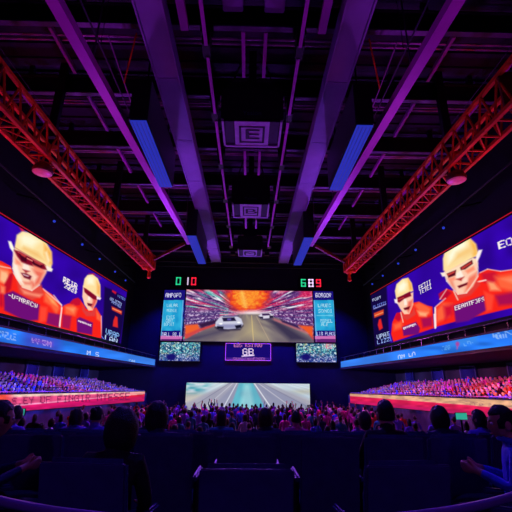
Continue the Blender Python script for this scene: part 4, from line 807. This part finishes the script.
# ---- auditorium seats
def make_seat(label, group):
    t = thing('auditorium_seat', label, 'seat', (0, 0, 0), group); del t['_o']
    b = MB(); b.add([(x * w, y, z) for x in (-1, 1) for (y, z, w) in ((-.14, .36, .24), (-.27, .985, .235), (-.20, .36, .24), (-.335, .985, .235))], [(0, 1, 3, 2), (4, 6, 7, 5), (0, 4, 5, 1), (2, 3, 7, 6), (0, 2, 6, 4), (1, 5, 7, 3)])
    b.build('backrest', M['seat'], t, bevel=.03, smooth=True)
    b = MB(); b.add([(x * .245, y, z) for x in (-1, 1) for (y, z) in ((-.205, .30), (-.345, .97), (-.225, .30), (-.365, .97))], [(0, 1, 3, 2), (4, 6, 7, 5), (0, 4, 5, 1), (2, 3, 7, 6), (0, 2, 6, 4), (1, 5, 7, 3)]); b.build('back_shell', M['seatedge'], t, bevel=.008)
    b = MB(); b.box(-.23, .23, -.15, .32, .335, .435); b.build('seat_cushion', M['seat'], t, bevel=.035, smooth=True)
    for s in (-1, 1):
        b = MB(); b.box(s * .255 - .02, s * .255 + .02, -.2, .22, .60, .645); b.build('armrest', M['seatedge'], t, bevel=.012)
        b = MB(); b.add([(s * .255 + x, y, z) for x in (-.012, .012) for (y, z) in ((-.1, .0), (.08, .0), (-.16, .6), (.12, .6))], [(0, 1, 3, 2), (4, 6, 7, 5), (0, 4, 5, 1), (2, 3, 7, 6), (0, 2, 6, 4), (1, 5, 7, 3)]); b.build('side_frame', M['black'], t)
    b = MB(); b.box(-.243, .243, -.06, -.02, .27, .33); b.build('crossbar', M['black'], t)
    return t
proto = None
def seat(x, y, z, rz, label, group='navy auditorium seats'):
    global proto
    if proto is None: proto = o = make_seat(label, group)
    else: o = copy_tree(proto)
    o.location = (x, y, z); o.rotation_euler = (0, 0, R(rz)); o['label'] = label; o['group'] = group; return o
ROWS = dict(B=(3.86, (-1.77, -1.23, -.69, 0, .69, 1.23, 1.77), 'first straight row'), C=(4.86, (-3.0, -2.4, -1.8, -1.2, -.6, 0, .6, 1.2, 1.8, 2.3, 2.9), 'second straight row'),
            D=(5.86, (-3.3, -2.7, -2.1, -1.5, -.9, -.3, .3, .9, 1.5, 2.1, 2.7, 3.3), 'third straight row'), E=(6.86, (-4.0, -3.4, -2.8, -2.2, -1.6, -1.0, -.4, .2, .8, 1.4, 2.0, 2.6, 3.2, 3.8), 'fourth straight row'))
for rk, (y, xs, nm) in ROWS.items():
    for i, x in enumerate(xs): seat(x, y, ROWZ[rk], 0, 'navy padded auditorium seat, %s from the left in the %s' % (ORD[i + 1], nm))
seat(-.86, 2.72, ROWZ['A'], -6, 'navy auditorium seat directly behind the curved rail, left of centre')
seat(.0, 2.60, ROWZ['A'], 0, 'navy auditorium seat directly behind the curved rail, at the centre')
seat(.86, 2.72, ROWZ['A'], 6, 'navy auditorium seat directly behind the curved rail, right of centre')
seat(1.91, 3.02, ROWZ['A'], 62, 'navy auditorium seat at the right edge, turned inward under the person in blue')
seat(-1.82, 3.02, ROWZ['A'], -58, 'navy auditorium seat at the left edge, turned inward under a dark figure')
# ---- spectators on the seats
zA, zB, zC, zD, zE = [ROWZ[k] for k in 'ABCDE']
near_person('person in dark navy top at the right edge, blue jacket, seen in profile facing left', (1.93, 3.06, zA), 62, 0, 14, -6, ('fwd', 'fwd'), 'blue', 'short', 'hair', 'skin', .008, collar=True)['label'] = 'person in blue jacket seated at the right edge, in profile facing left, arms forward'
near_person('person seated at the left edge in dark blue top, turned inward, hands held in front', (-1.84, 3.06, zA), -58, 0, 10, -4, ('fwd', 'fwd'), 'navy', 'short', 'hair', 'skin', .008)
near_person('person with full dark hair seated behind the rail, left of centre, seen from behind', (-.86, 2.72, zA - .02), -6, .04, 4, -2, ('lap', 'lap'), 'black', 'full', 'hair')
near_person('person with full dark hair in first straight row, left of centre, seen from behind', (-.74, 3.86, zB - .035), 0, -.10, -6, 0, ('lap', 'lap'), 'navy', 'full', 'hair')
near_person('person with tall dark head in first straight row, right of centre, seen from behind', (1.24, 3.86, zB), 0, .06, 3, 2, ('lap', 'lap'), 'black', 'short', 'hair')
near_person('person with rounded dark hair in second straight row, right side, seen from behind', (2.3, 4.86, zC), 0, -.02, 6, -3, ('lap', 'lap'), 'navy', 'full', 'hair')
near_person('long-haired person in violet top in third straight row, right side, head turned left', (3.28, 5.86, zD), 4, .03, 25, 0, ('lap', 'lap'), 'violet', 'long', 'hair2')
near_person('person with dark hair in second straight row at far left, seen from behind', (-3.0, 4.86, zC), 0, .04, -10, -3, ('lap', 'lap'), 'navy', 'full', 'hair')
near_person('person with brown hair in third straight row at far left, seen from behind', (-3.3, 5.86, zD), 0, .05, 12, -2, ('lap', 'lap'), 'violet', 'short', 'hair2')
for rk, xs in (('D', (-2.1, .3)), ('E', (-4.0, -2.8, -1.6, -.4, .8, 2.0, 3.2))):
    y, allx, nm = ROWS[rk]
    for q, x in enumerate(xs):
        i = allx.index(x); tp = ('navy', 'violet', 'black', 'blue', 'magenta', 'teal')[(q * 5 + len(rk + nm)) % 6]; hs = ('short', 'full', 'bun', 'long')[(q * 3 + i) % 4]
        hw = dict(short='short-haired', full='full-haired', bun='bun-haired', long='long-haired')[hs]
        near_person('%s person in %s top on %s seat from left in %s' % (hw, tp, ORD[i + 1], nm), (x, y, ROWZ[rk]), 0, random.uniform(-.05, .05), random.uniform(-18, 18), random.uniform(-6, 2),
                    ('lap', 'lap'), tp, hs, ('hair', 'hair2')[q % 2], ('skin', 'skin2')[(q // 2) % 2], .010)
# ---- standing crowd on the floor
HM = Matrix.Translation((0, .028, 1.60))
def variants(bodies, sub, hairz):
    out = []
    for bd in bodies:
        me = skin_eval(bd, sub); out.append((me, bd))
    return out
STAND = variants([standing_body(a) for a in (('down', 'down'), ('up', 'down'), ('up', 'up'), ('phone', 'phone'))], 1, 0)
POSE = ('arms down', 'one arm up', 'both arms up', 'hands held forward')
cache = {}
def crowd_mesh(kind, v, col, sk):
    k = (kind, v, col, sk)
    if k not in cache:
        src, bd = (STAND if kind == 'stand' else SIT)[v]; me = src.copy(); me.name = 'body'
        paint_body(me, bd, [M[sk], SHIRT[col], M['trousers'], M['shoe']]); cache[k] = me
    return cache[k]
HAIR = {(h, m_): hair_mesh(h, HM, M[m_], 14, 10) for h in ('short', 'full', 'long') for m_ in ('hair', 'hair2')}
HNAME = {'hair': 'black', 'hair2': 'brown'}
rows = ((11.6, .92), (14, .95), (16.6, .95), (19.4, .9), (22.2, .86), (25, .84), (28, .82), (31, .82), (34, .8), (37.2, .8))
phones = 0
for ri, (y, sp) in enumerate(rows):
    hw = min(9.2, .635 * y); n = int(2 * hw / sp) + 1; xs = [(-hw + sp * .5 * (ri % 2) + i * (2 * hw / n)) for i in range(n)]
    for i, x0 in enumerate(xs):
        x = max(-9.3, min(9.3, x0 + random.uniform(-.13, .13))); yy = y + random.uniform(-.2, .2); u = random.random(); v = 0 if u < .84 else 1 if u < .9 else 2 if u < .93 else 3
        col = random.choice(('navy', 'violet', 'blue', 'magenta', 'black', 'white', 'teal', 'violet') if abs(x) < 5.5 or y < 20 else ('magenta', 'red', 'violet', 'white')); hs = random.choice(('short', 'short', 'full', 'long')); hm = random.choice(('hair', 'hair', 'hair2')); sk = random.choice(('skin', 'skin', 'skin2'))
        t = thing('spectator', '%s-haired spectator, %s top, %s, %s from left, %s standing row' % (HNAME[hm], col, POSE[v], ORD[i + 1], ORD[ri + 1]), 'person', (x, yy, fz(yy)), 'standing crowd on the floor'); del t['_o']
        t.rotation_euler = (0, 0, R(random.uniform(-14, 14))); sc = random.uniform(.95, 1.05); t.scale = (sc, sc, sc)
        link('body', crowd_mesh('stand', v, col, sk), t); link('hair', HAIR[(hs, hm)], t)
# ---- spectators in the two stands
SIT = variants([seated_body(0, a, hands=False) for a in (('lap', 'lap'), ('up', 'lap'), ('up', 'up'))], 0, 0)
HM2 = Matrix.Translation((0, .028, 1.135)); SHAIR = {m_: hair_mesh('short', HM2, M[m_], 9, 7) for m_ in ('hair', 'hair2')}
capc = {}
def cap_mesh(col):
    if col not in capc:
        me = SHAIR['hair'].copy(); me.name = 'cap'; me.materials.clear(); me.materials.append(SHIRT[col]); capc[col] = me
    return capc[col]
def stand_place(s, i, y): return (s * (10.36 + .58 * i + .17), y, -1.11 + .14 * i - .02 * (y - 15) - .435)
def stand_colour(s, i, y):  # top colour by row and place: clothes plus coloured light put in
    u = random.random()
    if s > 0:
        if i < 2: return random.choice(('blue', 'blue', 'navy', 'violet', 'white'))
        if y < 24 and i in (2, 3, 4): return random.choice(('orange', 'red', 'orange', 'red', 'magenta'))
        return random.choice(('magenta', 'magenta', 'red', 'violet', 'blue', 'magenta'))
    if 15 < y < 19 and 2 <= i <= 5: return random.choice(('red', 'red', 'magenta', 'orange', 'blue'))
    if 23 < y < 28 and i > 2: return random.choice(('magenta', 'magenta', 'violet', 'blue'))
    return random.choice(('blue', 'blue', 'violet', 'navy', 'white', 'violet', 'magenta') if i > 0 else ('blue', 'teal', 'blue', 'white'))
for s, nm in ((-1, 'left'), (1, 'right')):
    S = MB(); extra = []
    V_, F_, I_ = [], [], []; base = 0; keys = list(SHIRT); slot = {k: i for i, k in enumerate(keys)}; sk_i, tr_i, ha_i = len(keys), len(keys) + 1, len(keys) + 2
    data = []
    for me, bd in SIT:
        paint_body(me, bd, [M['skin'], SHIRT['blue'], M['trousers'], M['shoe']])
        hv = SHAIR['hair']; v0 = np.array([v.co for v in me.vertices]); v1 = np.array([v.co for v in hv.vertices])
        fc = [(tuple(p.vertices), p.material_index) for p in me.polygons] + [(tuple(len(v0) + k for k in p.vertices), 9) for p in hv.polygons]
        data.append((np.concatenate([v0, v1]), fc))
    for i in range(8):
        for j in range(52):
            y = 15.9 + j * .46 + random.uniform(-.05, .05) + .2 * (i % 2)
            if y > 39.6 or random.random() < .05: continue
            u = random.random(); v = 0 if u < .86 else 1 if u < .95 else 2; col = stand_colour(s, i, y); rz = -s * -90 * -1 if False else (s * 90 - s * random.uniform(15, 55)); loc = stand_place(s, i, y)
            if j < 5:
                t = thing('spectator', 'seated spectator in %s top, %s from near end, %s row of %s stand' % (col, ORD[j + 1], ORD[i + 1], nm), 'person', loc, 'spectators in the %s stand' % nm); del t['_o']
                t.scale = (.84, .78, .94); t.rotation_euler = (0, 0, R(rz)); link('body', crowd_mesh('sit', v, col, 'skin'), t); 
                if random.random() < .6: link('cap', cap_mesh(col), t)
                else: link('hair', SHAIR[random.choice(('hair', 'hair2'))], t)
            else:
                P_, fc = data[v]; c, sn = math.cos(R(rz)), math.sin(R(rz)); Q = P_ * (.84, .78, .94); P2 = Q.copy(); Q[:, 0] = P2[:, 0] * c - P2[:, 1] * sn + loc[0]; Q[:, 1] = P2[:, 0] * sn + P2[:, 1] * c + loc[1]; Q[:, 2] += loc[2]
                V_.append(Q); F_ += [tuple(base + k for k in f) for f, _ in fc]; capd = random.random() < .68; I_ += [(slot[col] if capd else ha_i) if m_ == 9 else sk_i if m_ == 0 else slot[col] if m_ == 1 else tr_i for _, m_ in fc]; base += len(Q)
    me = bpy.data.meshes.new('seated_crowd'); me.from_pydata(np.concatenate(V_).tolist(), [], F_)
    for k in keys: me.materials.append(SHIRT[k])
    for k in ('skin', 'trousers', 'hair'): me.materials.append(M[k])
    me.polygons.foreach_set('material_index', np.array(I_, np.int32)); me.update()
    tag(link('seated_crowd', me), 'dense seated crowd filling the rest of the %s stand towards the stage' % nm, 'crowd', None, 'stuff')
# ---- curved rail in front of the camera, small teal monitors
t = thing('curved_rail', 'curved violet metal rail along the bottom edge in front of the seats', 'rail', (0, 1.82, ROWZ['A']))
pts = [(2.42 * math.sin(a), 4.24 - 2.42 * math.cos(a), -.55) for a in [R(-36 + 3 * k) for k in range(25)]]
ends = [(-2.6, 2.95, -.55)] + pts + [(2.6, 2.95, -.55)]
b = MB(); b.path(ends, .021, 10); b.build('handrail', M['rail'], t, smooth=True)
b = MB(); b.path([(x, y, z - .42) for x, y, z in ends], .014, 8); b.build('lower_bar', M['rail'], t, smooth=True)
for k in (1, 7, 13, 19, 25):
    x, y, z = ends[k]; b = MB(); b.path([(x, y, ROWZ['A'] + .012), (x, y, z)], .016, 8); b.lathe([(.05, 0), (.05, .012)], (x, y, ROWZ['A']), 14); b.build('post', M['rail'], t)
for s, nm, x in ((-1, 'left', -4.85), (1, 'right', 4.62)):
    y = 8.9; z = fz(y); t = thing('monitor', 'small teal glowing monitor on a tall stand among the %s crowd' % nm, 'monitor', (x, y, z), 'teal monitors'); 
    b = MB(); b.lathe([(.2, 0), (.2, .03), (.03, .05), (.03, .06)], (x, y, z), 16); b.build('base', M['black'], t)
    b = MB(); b.path([(x, y, z + .05), (x, y, z + 2.1)], .02, 8); b.build('pole', M['black'], t)
    b = MB(); b.box(x - .13, x + .13, y - .03, y + .01, z + 2.09, z + 2.24); b.build('case', M['black'], t, bevel=.008)
    b = MB(); b.box(x - .12, x + .12, y - .036, y - .03, z + 2.10, z + 2.23); b.build('display', M['teal'], t)
# ================================================================== LIGHT
w = bpy.data.worlds.new('world'); SC.world = w; w.use_nodes = True
w.node_tree.nodes['Background'].inputs['Color'].default_value = (.02, .012, .06, 1); w.node_tree.nodes['Background'].inputs['Strength'].default_value = .3
def lamp(name, kind, loc, to, rgb, watts, size=.3, angle=90, blend=.6):
    l = bpy.data.lights.new(name, kind); o = bpy.data.objects.new(name, l); COL.objects.link(o); o.location = loc
    l.energy = watts; l.color = lin(rgb)
    if kind == 'AREA': l.shape = 'DISK'; l.size = size
    else: l.shadow_soft_size = size
    if kind == 'SPOT': l.spot_size = R(angle); l.spot_blend = blend
    if to is not None: o.rotation_euler = (Vector(to) - Vector(loc)).to_track_quat('-Z', 'Y').to_euler()
    return o
for s in (-1, 1):
    lamp('violet_uplight', 'SPOT', (s * 7.5, 33, 2.4), (s * 1.5, 24, 12), (140, 66, 235), 3600, .4, 110)
    lamp('violet_uplight', 'SPOT', (s * 9.2, 20, 2.6), (s * 1.5, 16, 12), (165, 56, 220), 1300, .4, 100)
    lamp('violet_uplight', 'SPOT', (s * 9.2, 10, 2.6), (s * 3.5, 8, 12), (185, 46, 210), 420, .4, 100)
    for y, wt in ((12, 210), (20, 250), (27, 230)):
        lamp('red_truss_light', 'SPOT', (s * 10.4, y, 4.6), (s * 8.1, y + 1.5, 8.8), (255, 70, 20), wt, .2, 75)
    for y, cl, cr in ((16, (200, 110, 225), (255, 130, 120)), (19, (105, 90, 255), (255, 120, 140)), (22.5, (100, 90, 255), (235, 105, 190)), (26.5, (190, 100, 250), (215, 120, 225)), (29, (130, 110, 255), (200, 120, 240)), (32.5, (130, 120, 255), (170, 120, 255)), (36, (130, 120, 255), (150, 120, 255)), (39, (130, 120, 255), (150, 120, 255))):
        lamp('stand_wash', 'SPOT', (-s * 9.2, y - 2, 2.5), (s * 13.0, y, .2 - .015 * (y - 16)), cl if s < 0 else cr, 26000, .15, 15, .7)
    for y in (16, 20, 24, 29, 35):
        lamp('stand_front_wash', 'SPOT', (-s * 9.2, y - 2, 2.5), (s * 10.8, y, -.45), (70, 90, 255), 46000, .15, 8, .9)
lamp('stage_blue', 'SPOT', (0, 36, 8.6), (0, 40.6, .8), (24, 28, 255), 4600, .3, 130)
for s in (-1, 1): lamp('stage_blue', 'SPOT', (s * 7.5, 36.4, 9), (s * 7.5, 40.6, .5), (24, 28, 255), 2400, .3, 100)
lamp('crowd_violet', 'SPOT', (0, 25, 10.4), (0, 18, -2), (150, 80, 255), 8000, .4, 100)
for s in (-1, 1): lamp('crowd_violet', 'SPOT', (s * 5.5, 33, 9), (s * 5, 27, -2), (225, 80, 200), 9000, .4, 90)
lamp('seat_blue_fill', 'SPOT', (0, 8, 9.5), (0, 3.5, -1), (64, 60, 255), 1300, .4, 110)  # added blue fill over the seats, no fixture there
for s in (-1, 1): lamp('rail_violet_fill', 'SPOT', (s * 3.0, -1.0, 2.2), (s * 1.0, 2.4, -.8), (150, 70, 255), 60, .15, 70)  # added unseen violet spots from behind, tinting rail and seats
SC.view_settings.view_transform = 'Standard'; SC.view_settings.look = 'None'; SC.view_settings.gamma = 1; SC.view_settings.use_curve_mapping = False; SC.view_settings.exposure = 0
SC.cycles.use_denoising = True
SC.cycles.max_bounces = 5; SC.cycles.diffuse_bounces = 3; SC.cycles.glossy_bounces = 2; SC.cycles.sample_clamp_indirect = 4
